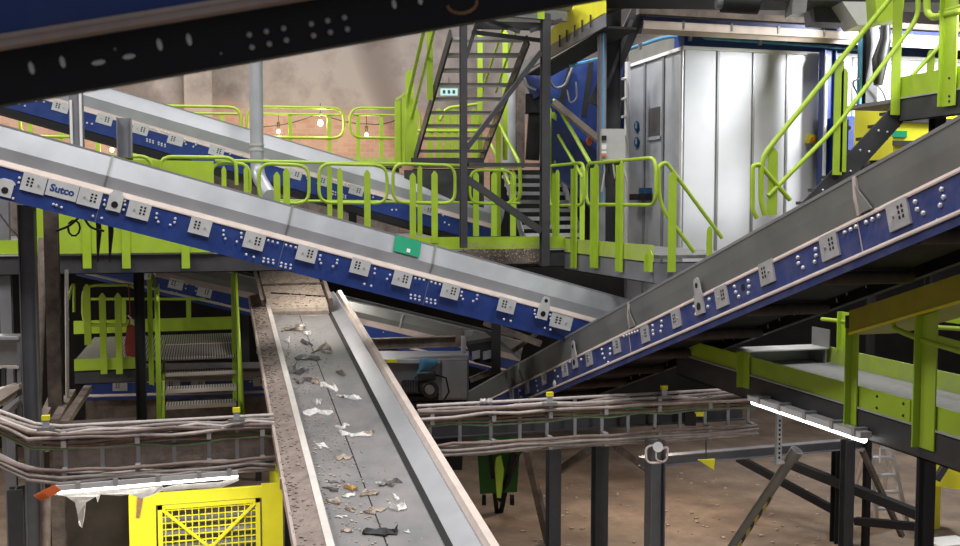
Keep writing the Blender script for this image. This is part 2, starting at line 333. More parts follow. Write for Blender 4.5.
MB().prism([c1.P(tm-.022, f(.24), .24), c1.P(tm+.022, f(.24), .24), c1.P(tm+.022, f(.285), .285), c1.P(tm-.022, f(.285), .285)], c1.s*.004).part('white_square', M['white'], gl)

# --- the big conveyor climbing to the right edge
X2 = 4.3
A = PX(466, 412, X2); B = PX(990, 158, X2); B = A+(B-A)*1.16
c2 = Conv('belt_conveyor', 'big dusty blue-sided conveyor climbing steeply to the right edge in front of the silver room', A, B, (-1, 0, 0), .245, .045,
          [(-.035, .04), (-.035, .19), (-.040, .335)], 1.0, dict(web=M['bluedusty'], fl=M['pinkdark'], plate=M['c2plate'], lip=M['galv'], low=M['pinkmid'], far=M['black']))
c2.extr('return_belt', [(-.12, -.16), (-.88, -.16), (-.88, -.172), (-.12, -.172)], M['rubber'])
c2.plates(crop(720, 137, [(715, 308), (440, 435), (190, 540)]) + crop(720, 274, [(10, 90)]), .205, .18, M['platedull'], 1)
c2.plates(crop(480, 274, [(785, 178), (660, 240), (547, 285), (437, 337), (340, 382), (258, 415), (190, 452), (128, 482)]), .175, .165, M['platedull'], 0)
c2.hanger(*crop(480, 274, [(878, 120)])[0], k=1.15); c2.hanger(*crop(480, 274, [(380, 345)])[0], k=1.15)
c2.bolts(crop(720, 137, [(500, 380), (523, 368), (545, 357), (585, 340), (610, 328), (635, 315), (523, 500), (548, 490), (572, 482), (613, 465), (637, 453), (662, 442), (312, 480), (315, 503), (333, 520), (383, 447), (385, 472), (380, 497), (780, 258), (788, 288), (812, 303), (885, 208), (893, 240), (880, 272), (870, 335)])
  + crop(720, 274, [(60, 50), (65, 72), (77, 90), (115, 27), (118, 50), (115, 75), (362, 18), (377, 15), (185, 105)])
  + crop(480, 274, [(725, 188), (725, 208), (722, 228), (690, 205), (690, 225), (692, 240), (575, 248), (587, 243), (598, 239), (608, 235), (619, 231), (630, 227), (583, 335), (595, 330), (607, 326), (617, 322), (628, 318), (639, 314), (487, 300), (490, 318), (497, 335), (513, 352), (520, 298), (520, 318), (855, 130), (862, 160), (915, 100), (910, 130), (405, 340), (360, 350), (300, 385), (312, 408), (225, 425), (228, 445), (232, 465), (160, 465), (165, 490)]), .0155)
MB().ball(c2.px(*crop(480, 274, [(297, 438)])[0], .03), .05, sq=(.4, .8, 1)).part('white_foam_blob', M['plastic'], c2.root)
c = c2.px(*crop(720, 274, [(92, 53)])[0]); MB().cyl(c, c+c2.s*.004, .03).part('slot_hole', M['hole'], c2.root)
for x, y in [(854, 200), (628, 325), (518, 385)]:
    t = c2.seam(x, y, None)
    MB().prism([c2.P(t-.02, -.028, .05), c2.P(t+.02, -.028, .05), c2.P(t+.02, -.022, .17), c2.P(t+.02, -.042, .33), c2.P(t-.02, -.042, .33), c2.P(t-.02, -.022, .17)], c2.s*.012).part('joint_strip', M['pinkmid'], c2.root)
    MB().prism([c2.P(t+.02, -.02, .05), c2.P(t+.15, -.02, .05), c2.P(t+.02, -.02, .25)], c2.s*.012).part('gusset', M['galvdark'], c2.root)
    MB().box(c2.P(t, .003, -.12), c2.u*.008, c2.s*.004, c2.n*.24).part('web_joint', M['pinkdark'], c2.root)
k = 0
for i in range(9):
    t = c2.L*(.26+.078*i)
    MB().cyl(c2.P(t, -.1, -.23), c2.P(t, -.9, -.23), .05).part('return_roller', M['idler'], c2.root)
# dark slotted side strip of the far channel
me = MB().box(V((0, 0, 0)), EX*.012, EY*.006, EZ*.04).mesh('slot', M['pinkdark'])
for i in range(26):
    t = c2.L*(.30+.0155*i) + random.uniform(-.05, .05); inst('slot', me, c2.root, c2.P(t, -c2.W+.072, -.19+random.choice([0, .03])), c2.rot)
for i in range(6):
    t = c2.L*(.3+.11*i); MB().box(c2.P(t, -.5, -.10), c2.u*.08, c2.s*.9, c2.n*.05).part('cross_member', M['steelbrown'], c2.root)

# --- conveyor behind, upper left
A = at(-10, 84.5, 15.4); B = at(500, 231, 17.5)
c4 = Conv('belt_conveyor', 'blue-sided conveyor sloping down at back left behind the grey downpipe', A, B, (0, -1, 0), .27, .085,
          [(-.05, .08), (-.02, .25), (-.09, .475)], 1.0, dict(web=M['blue'], fl=M['pink'], plate=M['galv'], lip=M['galv']))
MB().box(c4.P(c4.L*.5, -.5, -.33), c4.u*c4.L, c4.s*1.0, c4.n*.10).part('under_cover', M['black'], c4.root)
c4.plates([(x, y+2) for x, y in [(60.5, 105), (104.5, 117.5), (140.5, 127.5), (175.5, 138), (216.5, 149)] + crop(240, 137, [(217, 140), (338, 170), (463, 205), (745, 283)])], .24, .155, M['plate'])
c4.bolts(crop(140, 85, [(62, 258), (80, 262), (98, 268), (130, 275), (150, 282), (168, 290), (42, 325), (60, 330), (78, 336), (42, 337), (60, 342), (78, 348), (112, 345), (130, 352), (150, 358), (112, 357), (130, 364), (150, 370), (268, 325), (268, 340), (275, 355), (335, 345), (335, 358), (320, 370), (540, 402), (540, 415), (610, 420)], 6)
  + crop(240, 137, [(265, 155), (268, 165), (360, 215), (370, 217), (380, 220), (360, 225), (370, 228), (380, 230), (410, 230), (420, 235), (410, 240), (420, 243), (370, 172), (382, 175), (395, 178), (420, 185), (433, 188), (495, 205), (495, 220), (500, 235), (530, 228), (530, 240), (605, 290), (622, 290), (800, 300), (808, 312), (815, 340), (832, 350)])
  + [(19, 104), (25, 106), (36, 101), (40, 98), (44, 102), (46, 97), (92, 124), (87, 123)], .017)

# --- lower conveyor glimpsed behind the stair and under the long conveyor
A = at(80, 259, 16.6); B = at(520, 361.5, 18.0)
c5 = Conv('belt_conveyor', 'lower conveyor with grey sides half hidden behind the centre belt and the lower stair', A, B, (0, -1, 0), .22, .10,
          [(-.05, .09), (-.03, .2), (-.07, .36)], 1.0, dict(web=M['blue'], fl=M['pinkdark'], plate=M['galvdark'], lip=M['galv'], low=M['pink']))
c5.plates([(176, 284), (204.5, 292), (148, 275)] + crop(330, 290, [(303, 248)], 6), .24, .17, M['plate'])
c5.bolts(crop(120, 270, [(400, 85), (395, 110), (460, 100), (455, 125), (562, 118), (585, 123), (608, 128), (545, 185), (565, 190), (590, 195), (612, 200), (632, 210), (310, 130), (340, 137)], 6) + crop(330, 290, [(350, 245), (365, 249), (380, 253), (405, 260), (420, 264), (437, 268), (255, 235), (250, 248), (240, 255)], 6), .015)
t = c5.seam(402, 318, None); MB().box(c5.P(t, -.02, .2), c5.u*.03, c5.s*.02, c5.n*.28).part('joint_strip', M['galv'], c5.root)

# --- near conveyor over the camera's left, blue side above a black slotted channel
Y0 = 3.05
dl = at(-30, 44, 2.80); Y0 = dl.y
A = dl; B = PY(800, -90, Y0); B = A+(B-A)*1.7
c0 = Conv('belt_conveyor', 'out-of-focus conveyor close overhead at top left, blue side above a black slotted channel', A, B, (0, -1, 0), .020, .012,
          [(-.02, .01), (-.02, .2), (-.02, .35)], .55, dict(web=M['pinkdark'], fl=M['pinkdark'], plate=M['blue'], lip=M['galv']))
c0.extr('lower_channel', [(-.07, -.02), (-.07, -.168), (-.13, -.168), (-.13, -.162), (-.078, -.162), (-.078, -.02)], M['black'])
c0.extr('under_tray', [(-.08, -.04), (-.48, -.04), (-.48, -.05), (-.08, -.05)], M['black'])
for x, y, w, h in crop(0, 0, [(125, 270)])[:1] and [(31.5, 68, .014, .036), (62.5, 62, .014, .034), (98.5, 62.5, .038, .014), (129, 56.5, .036, .014), (159.5, 44.5, .014, .036), (189, 39.5, .014, .036), (394, 4, .014, .03), (420, 0, .014, .03)]:
    c = c0.px(x, y, -.07); MB().tube([c+(c0.u if w > h else c0.n)*(max(w, h)/2*j) for j in (-1, -.5, .5, 1)], [.003, .008, .008, .003], 8).part('lit_slot', M['plate'], c0.root)  # pale rods colour in the light showing through the slots
for x, y in crop(240, 0, [(37, 138), (48, 188), (105, 125), (117, 175), (174, 113), (185, 160), (284, 95), (293, 142), (349, 82), (360, 128), (416, 70), (428, 116)]):
    MB().ball(c0.px(x, y, -.066), .0095, 8, 5).part('dome_nut', M['platedull'], c0.root)
for x, y in [(115, 49), (221, 53.5)]: MB().ball(c0.px(x, y, -.068), .004, 6, 4).part('dome_nut', M['platedull'], c0.root)
c = c0.px(462, 3, -.07); MB().tube([c+c0.u*(.05*math.cos(t))+c0.n*(.032*math.sin(t)) for t in [math.pi+math.pi*i/8 for i in range(9)]], .006, 6).part('bearing_ring', M['rust'], c0.root)

# --- lowest conveyor, level, seen below and through the lower stair
A = at(85, 383.5, 15.6); B = at(278, 379.5, 16.5)
c6 = Conv('belt_conveyor', 'lowest level blue-sided conveyor seen through the treads of the lower stair', A, B, (0, -1, 0), .21, .05,
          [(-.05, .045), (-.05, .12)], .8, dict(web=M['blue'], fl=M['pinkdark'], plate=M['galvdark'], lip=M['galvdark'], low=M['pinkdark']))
c6.plates([(173, 384), (198, 384), (260, 381.5), (120, 386)], .22, .15, M['platedull'])
c6.bolts([(x, y) for x, y in crop(120, 340, [(170, 250), (185, 250), (200, 250), (155, 325), (172, 325), (190, 325), (780, 250), (800, 250), (820, 250), (785, 320), (803, 320), (822, 320)], 6)], .015)
MB().box(c6.P(c6.L*.5, -.2, -.45), c6.u*c6.L, c6.s*.02, c6.n*.42).part('side_panel', M['steelbrown'], c6.root)
for f in (.1, .5, .9):
    p = c6.P(c6.L*f, -.4, -.22); MB().hbeam(V((p.x, p.y, 0)), p, .1, .1, EX).part('support_leg', M['steel'], c6.root)
# ------------------------------------------------------------------ centre belt running away from the camera
A3 = at(326.6, 546, 7.18); B3 = at(267.3, 309.6, 14.7); u3 = (B3-A3).normalized(); s3 = V((1, 0, 0)); s3 = (s3-u3*s3.dot(u3)).normalized(); n3 = s3.cross(u3).normalized()
L3 = (B3-A3).length + 1.3; T0 = -3.2; W3 = 1.25
def Q(t, a, b): return A3 + u3*t + s3*a + n3*b
r3 = thing('belt_conveyor', 'wide open trough conveyor running away through the centre with torn scraps on its grey belt', 'conveyor', Q(2, .6, -.4))
def ex3(name, prof, mt, t0=T0, t1=L3, label=None): return MB().prism([Q(t0, *p) for p in prof], u3*(t1-t0)).part(name, mt, r3, label)
ex3('outer_apron', [(0, -.01), (-.20, -.06), (-.20, -.07), (0, -.02)], M['brown'], label='dust-caked left apron of the conveyor')
ex3('apron_edge', [(-.20, -.05), (-.225, -.06), (-.225, -.16), (-.20, -.16)], M['pinkdark'])
ex3('left_lip', [(0, .0), (.058, .0), (.058, -.012), (0, -.012)], M['lipwhite'])
ex3('left_wall', [(.058, 0), (.062, 0), (.075, -.15), (.068, -.15)], M['galvdark'])
ex3('belt', [(.075, -.135), (.72, -.135), (.93, -.10), (.93, -.11), (.72, -.145), (.075, -.145)], M['belt'])
ex3('belt_seam', [(.478, -.1335), (.490, -.1335), (.490, -.138), (.478, -.138)], M['rubber'])
ex3('rubber_skirt', [(.90, -.098), (.955, -.085), (.965, -.11), (.93, -.12)], M['rubber'])
ex3('right_wall', [(.955, -.09), (1.125, -.015), (1.165, -.06), (1.165, -.075), (1.12, -.03), (.955, -.10)], M['bluegrey'])
ex3('right_lip', [(1.16, -.07), (1.185, 0), (1.25, 0), (1.25, -.012), (1.192, -.012), (1.17, -.07)], M['pink'])
ex3('right_web', [(1.225, -.012), (1.235, -.012), (1.235, -.20), (1.225, -.20)], M['bluedusty'])
ex3('under_beam', [(.1, -.15), (.2, -.15), (.2, -.24), (.1, -.24)], M['steelbrown'])
ex3('under_beam', [(1.0, -.15), (1.1, -.15), (1.1, -.24), (1.0, -.24)], M['steelbrown'])
for i in range(5):
    t = 1.5*i; MB().box(Q(t, -.212, -.11), u3*.03, s3*.05, n3*.10).part('apron_bracket', M['pinkdark'], r3)
# feeding belt whose head drops onto it
hd0, hd1 = at(269, 311, 14.9), at(329, 309.5, 14.9); up0, up1 = at(257.5, 266, 15.75), at(316, 265, 15.75)
uu = (up0-hd0).normalized(); ss = (hd1-hd0).normalized(); nn = ss.cross(uu).normalized(); wv = (hd1-hd0).length
rf = thing('feeder_belt', 'short dusty feeder belt dropping onto the far end of the centre conveyor', 'conveyor', hd0+ss*wv*.5-nn*.3)
prof = [hd0+uu*1.6, hd0+uu*.12] + [hd0+uu*.12 - nn*.10 + (nn*math.cos(a)-uu*math.sin(a))*.10 for a in [math.pi*i/6 for i in range(1, 7)]] + [hd0+uu*1.6-nn*.2]
MB().prism(prof, ss*wv).part('belt', M['beltdusty'], rf)
MB().beam(hd0+uu*.02-nn*.14, hd1+uu*.02-nn*.14, .03, .05).part('scraper_bar', M['pink'], rf)
MB().beam(hd0+uu*.62+nn*.01-ss*.05, hd1+uu*.62+nn*.01+ss*.05, .03, .02, nn).part('belt_joint', M['steelbrown'], rf)
MB().beam(hd0+uu*.42+nn*.01+ss*.1, hd1+uu*.30+nn*.01, .015, .015, nn).part('belt_joint', M['rubber'], rf)
for q, sg in ((hd0, -1), (hd1, 1)):
    MB().box(q+uu*.85+ss*sg*.06-nn*.02, uu*1.5, ss*.05, nn*.32).part('side_wall', M['brown'], rf)
# ------------------------------------------------------------------ scraps on the belt
def belt_pt(x, y): r = ray(x, y); return EYE + r*((Q(0, 0, -.134)-EYE).dot(n3)/r.dot(n3))
def scrap(c, a, b, ang, h, seed, n=7):
    rd = random.Random(seed); mb = MB(); ca, sa = math.cos(ang), math.sin(ang); gx = s3*ca+u3*sa; gy = u3*ca-s3*sa
    top = []; bot = []
    grid = [[None]*4 for _ in range(n)]
    for i in range(n):
        f = i/(n-1)*2-1; wd = b*(1-.75*f*f)*rd.uniform(.45, 1.1); off = b*rd.uniform(-.5, .5)
        for j in range(4):
            g = j/3*2-1; grid[i][j] = c+gx*(a*f*.5+rd.uniform(-.1, .1)*a*.4)+gy*(wd*g*.5+off)+n3*(.004+h*rd.uniform(.05, 1)*(1 if j in (1, 2) else .35))
    vs = [p for r in grid for p in r]; lo = [p-n3*((p-c).dot(n3)-.001) if k % 4 in (0, 3) else p-n3*.006 for k, p in enumerate(vs)]; N = len(vs)
    fs = [(i*4+j, i*4+j+1, (i+1)*4+j+1, (i+1)*4+j) for i in range(n-1) for j in range(3)]
    fs += [tuple(N+k for k in reversed(f)) for f in fs]
    fs += [(i*4, (i+1)*4, N+(i+1)*4, N+i*4) for i in range(n-1)] + [(i*4+3, N+i*4+3, N+(i+1)*4+3, (i+1)*4+3) for i in range(n-1)] + [(0, 1, N+1, N), (1, 2, N+2, N+1), (2, 3, N+3, N+2)] + [(4*n-4, N+4*n-4, N+4*n-3, 4*n-3), (4*n-3, N+4*n-3, N+4*n-2, 4*n-2), (4*n-2, N+4*n-2, N+4*n-1, 4*n-1)]
    return mb.add(vs+lo, fs)
M['scrapw'] = mat('white_scrap', (.72, .70, .68), .7, 0, .2, 30); M['scrapb'] = mat('black_scrap', (.02, .02, .025), .6, 0, .2, 30)
M['scrapt'] = mat('tan_scrap', (.42, .34, .28), .8, 0, .3, 30); M['scrapo'] = mat('ochre_scrap', (.50, .30, .08), .8, 0, .2, 30); M['scrapg'] = mat('grey_scrap', (.22, .20, .20), .8, 0, .3, 30)
big = [  # px crop coords in the 240,409 crop: x, y, length px, width px, angle, material, label
 (310, 20, 105, 50, .1, 'scrapw', 'largest white torn film scrap on the centre belt, left of the belt seam', .05),
 (455, 105, 130, 28, -.45, 'scrapw', 'long white folded strip lying across the belt seam', .04),
 (410, 72, 50, 20, .3, 'scrapw', 'white curled snippet touching the upper end of the long folded strip', .03),
 (515, 100, 40, 20, .2, 'scrapt', 'tan crumb of paper beside the right tip of the long folded strip', .03),
 (322, 145, 45, 38, .5, 'scrapw', 'small white star-shaped scrap below the largest white film', .02),
 (412, 195, 70, 20, -.2, 'scrapt', 'tan and reddish bow-shaped scrap alone in the middle of the belt', .03),
 (440, 318, 42, 26, .1, 'scrapo', 'ochre yellow crumpled scrap on the grey belt', .04),
 (430, 343, 50, 18, .2, 'scrapw', 'white flake directly below the ochre scrap', .02),
 (512, 340, 60, 34, -.8, 'scrapt', 'cream wrinkled scrap left of the belt seam below the middle', .04),
 (595, 298, 85, 34, .15, 'scrapg', 'dark grey crumpled wrapper right of the belt seam', .05),
 (560, 297, 35, 20, .6, 'scrapw', 'white edge of paper at the left end of the dark grey wrapper', .02),
 (535, 405, 85, 26, .35, 'scrapt', 'tan twisted strip crossing the belt seam near the bottom', .03),
 (630, 395, 70, 42, .2, 'scrapw', 'white ragged lump right of the seam with a thin tail', .05),
 (622, 355, 16, 40, .1, 'scrapw', 'thin white tail above the ragged lump', .02),
 (560, 493, 130, 40, .25, 'scrapb', 'black shredded rag nearest the camera on the belt', .05),
 (375, 370, 50, 30, 1.2, 'scrapt', 'tan crumbled scrap by the left wall below the ochre scrap', .03),
 (370, 320, 40, 30, 1.0, 'scrapg', 'grey flake by the left wall beside the ochre scrap', .03),
 (440, 400, 34, 24, .5, 'scrapt', 'small beige flake left of the tan twisted strip', .02),
 (422, 487, 44, 22, -.6, 'scrapt', 'pale curl of paper left of the black rag', .02),
 (385, 292, 60, 16, -.1, 'scrapg', 'flat dark shred above the ochre scrap', .02),
 (668, 492, 22, 14, .4, 'scrapw', 'tiny white flake right of the black rag', .01),
 (405, 430, 26, 18, .9, 'scrapw', 'tiny white flake by the left wall above the pale curl', .01)]
for i, (x, y, a, b, an, mt, lb, h) in enumerate(big):
    p = belt_pt(240+x/3.983, 409+y/3.983); d = (p-EYE).dot(FWDH); k = d/1000/3.983
    solo('scrap', scrap(p, a*k*1.1, b*k*1.8, an, h, i), M[mt], lb, 'scrap', 'larger scraps on the centre belt')
far = [(210, 225, 100, 16, .45, 'scrapt', 'brown stick-like shred at the far end of the belt under the feeder'), (240, 210, 40, 14, .2, 'scrapw', 'white sliver at the tip of the brown stick-like shred'),
 (270, 240, 30, 24, 0, 'scrapw', 'white chip under the feeder head'), (330, 300, 60, 30, -.4, 'scrapt', 'pale brown crumpled scrap beside the right wall at the far end'), (345, 312, 40, 16, .1, 'scrapw', 'white chip on the pale brown crumpled scrap'),
 (265, 338, 90, 20, .05, 'scrapw', 'white twisted film lying across the belt at its far third'), (215, 390, 90, 24, .1, 'scrapg', 'grey flattened bag by the left lip'), (240, 385, 60, 16, -.2, 'scrapw', 'white fold on the grey flattened bag'),
 (190, 268, 30, 18, .2, 'scrapw', 'white flake by the left wall under the feeder'), (265, 280, 24, 34, .3, 'scrapg', 'dark blue-grey shred on the belt centre line'), (350, 448, 60, 34, .2, 'scrapw', 'white crumpled paper right of the seam in the middle distance'),
 (300, 430, 44, 22, .5, 'scrapt', 'tan flake left of the white crumpled paper'), (432, 492, 36, 36, .7, 'scrapw', 'white starry chip at the right side of the belt'), (310, 515, 34, 22, .1, 'scrapw', 'white flake just above the largest white film'),
 (405, 400, 20, 20, .4, 'scrapt', 'beige chip by the right side in the middle distance'), (245, 430, 60, 20, .6, 'scrapg', 'grey shred left of the tan flake')]
for i, (x, y, a, b, an, mt, lb) in enumerate(far):
    p = belt_pt(240+x/3.983, 274+y/3.983); d = (p-EYE).dot(FWDH); k = d/1000/3.983
    solo('scrap', scrap(p, a*k, b*k*2.6, an, .05, 100+i), M[mt], lb, 'scrap', 'larger scraps on the centre belt')
mb = MB(); rd = random.Random(3)
for i in range(1100):
    t = rd.uniform(0, 8.6); a = .10+.40*rd.random()**1.3 + (rd.random()*.35 if rd.random() < .3 else 0)
    r = rd.uniform(.0015, .009); c = Q(t, a, -.133+r*.3); mb.box(c, s3*r*rd.uniform(.8, 3), u3*r*rd.uniform(.8, 3.5), n3*r)
solo('litter_crumbs', mb, M['scrapt'], 'fine crumbs of litter scattered over the left half of the centre belt', 'litter', None, 'stuff')
mb = MB()
for i in range(300):
    q = hd0+uu*rd.uniform(.1, 1.1)+ss*rd.uniform(.02, wv-.02); r = rd.uniform(.005, .02); mb.box(q+nn*.004, ss*r*2, uu*r*2, nn*r)
solo('litter_crumbs', mb, M['scrapt'], 'pale crumbs of litter covering the short feeder belt', 'litter', None, 'stuff')
mb = MB()
for i in range(700):
    t = rd.uniform(-.5, 8.5); a = -.20+.07*rd.random()**2 if rd.random() < .6 else -rd.uniform(.02, .2); r = rd.uniform(.004, .018)
    mb.box(Q(t, a, -.012+a*.25+.002), s3*r*1.5, u3*r*rd.uniform(1, 3), n3*r)
solo('dust_clumps', mb, M['brown'], 'clumps of grey-brown dust along the left apron of the centre conveyor', 'dust', None, 'stuff')
# ------------------------------------------------------------------ railings, platforms, stairs
def loop_rail(root, pts, r=.022, rad=.16, mt='lime'):       # a closed loop of bent tube
    return MB().tube(rounded(pts, rad, 4), r, 8, True).part('rail_loop', M[mt], root)
def flat_post(root, base, h, along, w=.09, t=.012, mt='lime', point=.05, leg=.045):
    base, along = V(base), V(along).normalized(); nrm = along.cross(EZ)
    mb = MB().prism([base-along*w/2+nrm*t/2, base+along*w/2+nrm*t/2, base+along*w/2+EZ*(h-point)+nrm*t/2, base+along*w*.12+EZ*h+nrm*t/2, base-along*w*.12+EZ*h+nrm*t/2, base-along*w/2+EZ*(h-point)+nrm*t/2], -nrm*t)
    if leg: mb.box(base+along*(w/2-t/2)+EZ*(h-point)/2-nrm*leg/2, along*t, nrm*leg, EZ*(h-point))
    return mb.part('post', M[mt], root)
def post_px(root, pl, x, ytop, ybot, along, w=.09, mt='lime', **k):
    b = pl(x, ybot); t = pl(x, ytop); return flat_post(root, V((b.x, b.y, b.z)), t.z-b.z, along, w, mt=mt, **k)
# --- middle platform (floor level ZM): main edge along X, spur towards the camera
ZM = 4.08; YM = at(440, 240, 13.7).y; XS = 4.95
m_ = lambda x, y: PY(x, y, YM); sp_ = lambda x, y: PX(x, y, XS)
pf = thing('steel_platform', 'middle steel platform with lime edge boards behind the long conveyor', 'platform', (2, YM+4, ZM-.3))
MB().bx((-10.5, YM+.06, ZM-.04), (XS+.1, YB-.62, ZM)).part('deck', M['grat'], pf)  # slab carried back to the wall to shade the lower hall
MB().bx((XS+.1, 10.5, ZM-.04), (6.3, 20.8, ZM)).part('deck', M['grat'], pf)
xl = m_(30, 245).x; xr = m_(530, 245).x
MB().chan(V((-10.5, YM, ZM-.16)), V((XS, YM, ZM-.16)), .08, .24, -EY).part('edge_beam', M['steel'], pf)
MB().bx((-10.5, YM-.03, ZM-.045), (XS, YM, ZM-.025)).part('deck_edge', M['galv'], pf)
MB().bx((-10.5, YM-.012, ZM-.02), (XS, YM, ZM+.15)).part('toe_board', M['lime'], pf)
MB().chan(V((XS, 10.45, ZM-.2)), V((XS, YM, ZM-.2)), .08, .24, -EX).part('edge_beam', M['steelgrey'], pf)
MB().chan(V((XS, 10.45, ZM-.2)), V((6.3, 10.45, ZM-.2)), .08, .24, -EY).part('edge_beam', M['steelgrey'], pf)
MB().bx((XS-.012, 10.44, ZM-.07), (XS, YM, ZM+.12)).part('toe_board', M['limedirty'], pf)
for x in (-6, -2.2, 1.2): MB().hbeam(V((x, YM+.2, ZM-.14)), V((x, YB-.7, ZM-.14)), .1, .2, EX).part('joist', M['steel'], pf)
# large lime sheet on the left of that edge, carrying the rail
ls = thing('guard_panel', 'solid lime sheet guard at left with a tube rail on top, behind the long conveyor', 'guard', m_(120, 245)-EY*.06)
a, b = m_(36, 160), m_(213.5, 160)
MB().bx((a.x, YM-.07, ZM-.02), (b.x, YM-.055, m_(150, 160.5).z)).part('sheet', M['lime'], ls)
for x in (88, 127, 186): 
    q = m_(x, 268); MB().bx((q.x-.05, YM-.09, q.z), (q.x+.05, YM-.072, ZM+.6)).part('post', M['lime'], ls)
for x0, x1 in ((110, 152), (160, 236)):
    z = m_(200, 157.5).z; p, q = m_(x0, 158), m_(x1, 158)
    MB().tube(rounded([V((p.x, YM-.06, z-.35)), V((p.x, YM-.06, z)), V((q.x, YM-.06, z)), V((q.x, YM-.06, z-.35))], .15, 5, False), .024).part('top_tube', M['lime'], ls)
# main rail of the middle platform
rl = thing('railing', 'lime tube railing of three rounded loops along the middle platform edge', 'railing', m_(340, 245))
for x0, x1 in ((259, 309), (319, 387), (393, 455)):
    loop_rail(rl, [m_(x0, 163.5), m_(x1, 165.5), m_(x1, 203.5), m_(x0, 202.5)])
for x, yt in ((277.7, 172), (287.2, 168), (340.5, 168), (367.6, 170), (413, 173), (434.7, 171)): post_px(rl, lambda a, b: PY(a, b, YM-.02), x, yt, 243, EX, .085 if x != 340.5 else .07)
post_px(rl, lambda a, b: PY(a, b, YM-.02), 225, 166, 243, EX, .06); post_px(rl, lambda a, b: PY(a, b, YM-.02), 247, 166, 243, EX, .06)
loop_rail(rl, [m_(211, 163), m_(250, 163.5), m_(250, 202), m_(211, 202)])
rl2 = thing('railing', 'lime railing on the far side of the middle platform, seen just above the nearer loops', 'railing', V((m_(340, 245).x, YM+1.3, ZM)))
fr = lambda x, y: PY(x, y, YM+1.3)
MB().tube([fr(215, 160.5), fr(520, 166.5)], .024).part('top_rail', M['lime'], rl2); MB().tube([fr(215, 200), fr(520, 203)], .018).part('mid_rail', M['lime'], rl2)
for x in (330, 420, 465): post_px(rl2, fr, x, 165, 236, EX, .07)
q = [fr(470, 170), fr(513, 170.5), fr(513, 204), fr(470, 203)]; loop_rail(rl2, q)
for x in (476, 494, 513): post_px(rl2, fr, x, 172, 236, EX, .09)
# spur rail
rs = thing('railing', 'lime railing of two loops with flat posts on the platform spur before the silver room', 'railing', sp_(620, 255))
loop_rail(rs, [sp_(549, 166), sp_(584, 162.5), sp_(584, 205), sp_(549, 205.5)]); loop_rail(rs, [sp_(586.5, 163.5), sp_(656, 157.5), sp_(656, 205), sp_(586.5, 204.5)])
for x, yt, yb, w in ((557, 170, 262, .15), (575, 165, 268, .11), (595.5, 164, 268, .16), (620.5, 161, 272, .11), (650, 250, 272, .12)):
    post_px(rs, lambda a, b: PX(a, b, XS-.03), x, yt, yb, EY, w, leg=.05)
# descending hand rail at the corner
YR = 10.42; h_ = lambda x, y: PY(x, y, YR)
rh = thing('handrail', 'lime handrail descending right from the platform corner past the silver room', 'handrail', h_(670, 270))
MB().tube(rounded([h_(722, 238), h_(666, 162), h_(658.5, 166), h_(659, 205), h_(694, 252)], .2, 5, False), .024).part('bent_tube', M['lime'], rh)
post_px(rh, lambda a, b: PY(a, b, YR-.02), 671.5, 172, 272, EX, .10)
post_px(rh, lambda a, b: PY(a, b, YR-.02), 709, 226, 268, EX, .07)
# --- uprights carrying the upper landing
def upright(x, yt, yb, d, w, mt, label, h=None, side=EX):
    a, b = at(x, yb, d), at(x, yt, d); a = V((a.x, a.y, a.z)); b = V((a.x, a.y, b.z))
    return solo('steel_column', MB().hbeam(a, b, w, h or w, side), M[mt], label, 'column')
u1 = upright(463.5, 14, 248, 13.0, .085, 'steel', 'slim dark column in front of the upper stair, left of its pair', .085)
u2 = upright(544.5, 14, 266, 13.4, .11, 'steel', 'dark column with white specks at the corner of the platform spur', .11)
dk = MB().beam(at(468, 164.5, 13.0), at(540, 165, 13.4), .07, .05); solo('cross_beam', dk, M['steel'], 'dark horizontal beam joining the two columns at rail height', 'beam')
solo('diagonal_brace', MB().beam(at(467, 148, 13.0), at(541, 52, 13.35), .05, .06), M['steel'], 'dark diagonal brace rising right between the two columns', 'brace')
solo('diagonal_brace', MB().beam(at(467, 179, 13.0), at(541, 231, 13.35), .05, .09), M['steel'], 'dusty dark brace falling right between the two columns below the cross beam', 'brace')
# --- upper stair climbing towards the camera
st = thing('steel_stair', 'open-tread steel stair rising behind the slim dark column', 'stair', at(450, 159, 16.2))
lb, lt, rb_, rt = at(415, 159, 16.2), at(451, 34, 14.0), at(481, 160, 16.2), at(528, 40, 14.0)
for p, q in ((lb, lt), (rb_, rt)): MB().beam(p, q, .03, .17).part('stringer', M['steel'], st)
for i in range(9):
    f = (i+.5)/9; p, q = lb.lerp(lt, f), rb_.lerp(rt, f); q.z = p.z
    MB().box((p+q)/2+EZ*.03, (q-p)*.98, EY*.25, EZ*.035).part('tread', M['platedull'], st)
sh = thing('handrail', 'lime handrail along the left of the upper open-tread stair', 'handrail', at(403, 160, 16.1))
MB().tube(rounded([at(405, 165, 16.3), at(408, 98, 16.2), at(428, 12, 14.2)], .2, 4, False), .03).part('bent_tube', M['lime'], sh)
MB().tube(rounded([at(412, 118, 16.2), at(436, 22, 14.2)], .2, 4, False), .024).part('mid_tube', M['lime'], sh)
for x, yt, yb, d, w in ((430, 18, 100, 14.9, .09), (410, 70, 162, 16.2, .13)): post_px(sh, lambda a, b, d=d: at(a, b, d), x, yt, yb, EX, w)
sh2 = thing('handrail', 'lime handrail along the right of the upper open-tread stair, seen through its treads', 'handrail', at(488, 160, 16.4))
for o in (0, 14): MB().tube([at(482+o, 92, 17.2), at(503+o, 28, 15.6)], .022).part('bent_tube', M['lime'], sh2)
for x in (480, 505): post_px(sh2, lambda a, b: at(a, b, 17), x, 30, 160, EX, .09)
lg = thing('railing', 'lime railing panels at the foot of the upper stair', 'railing', at(402, 165, 17.2))
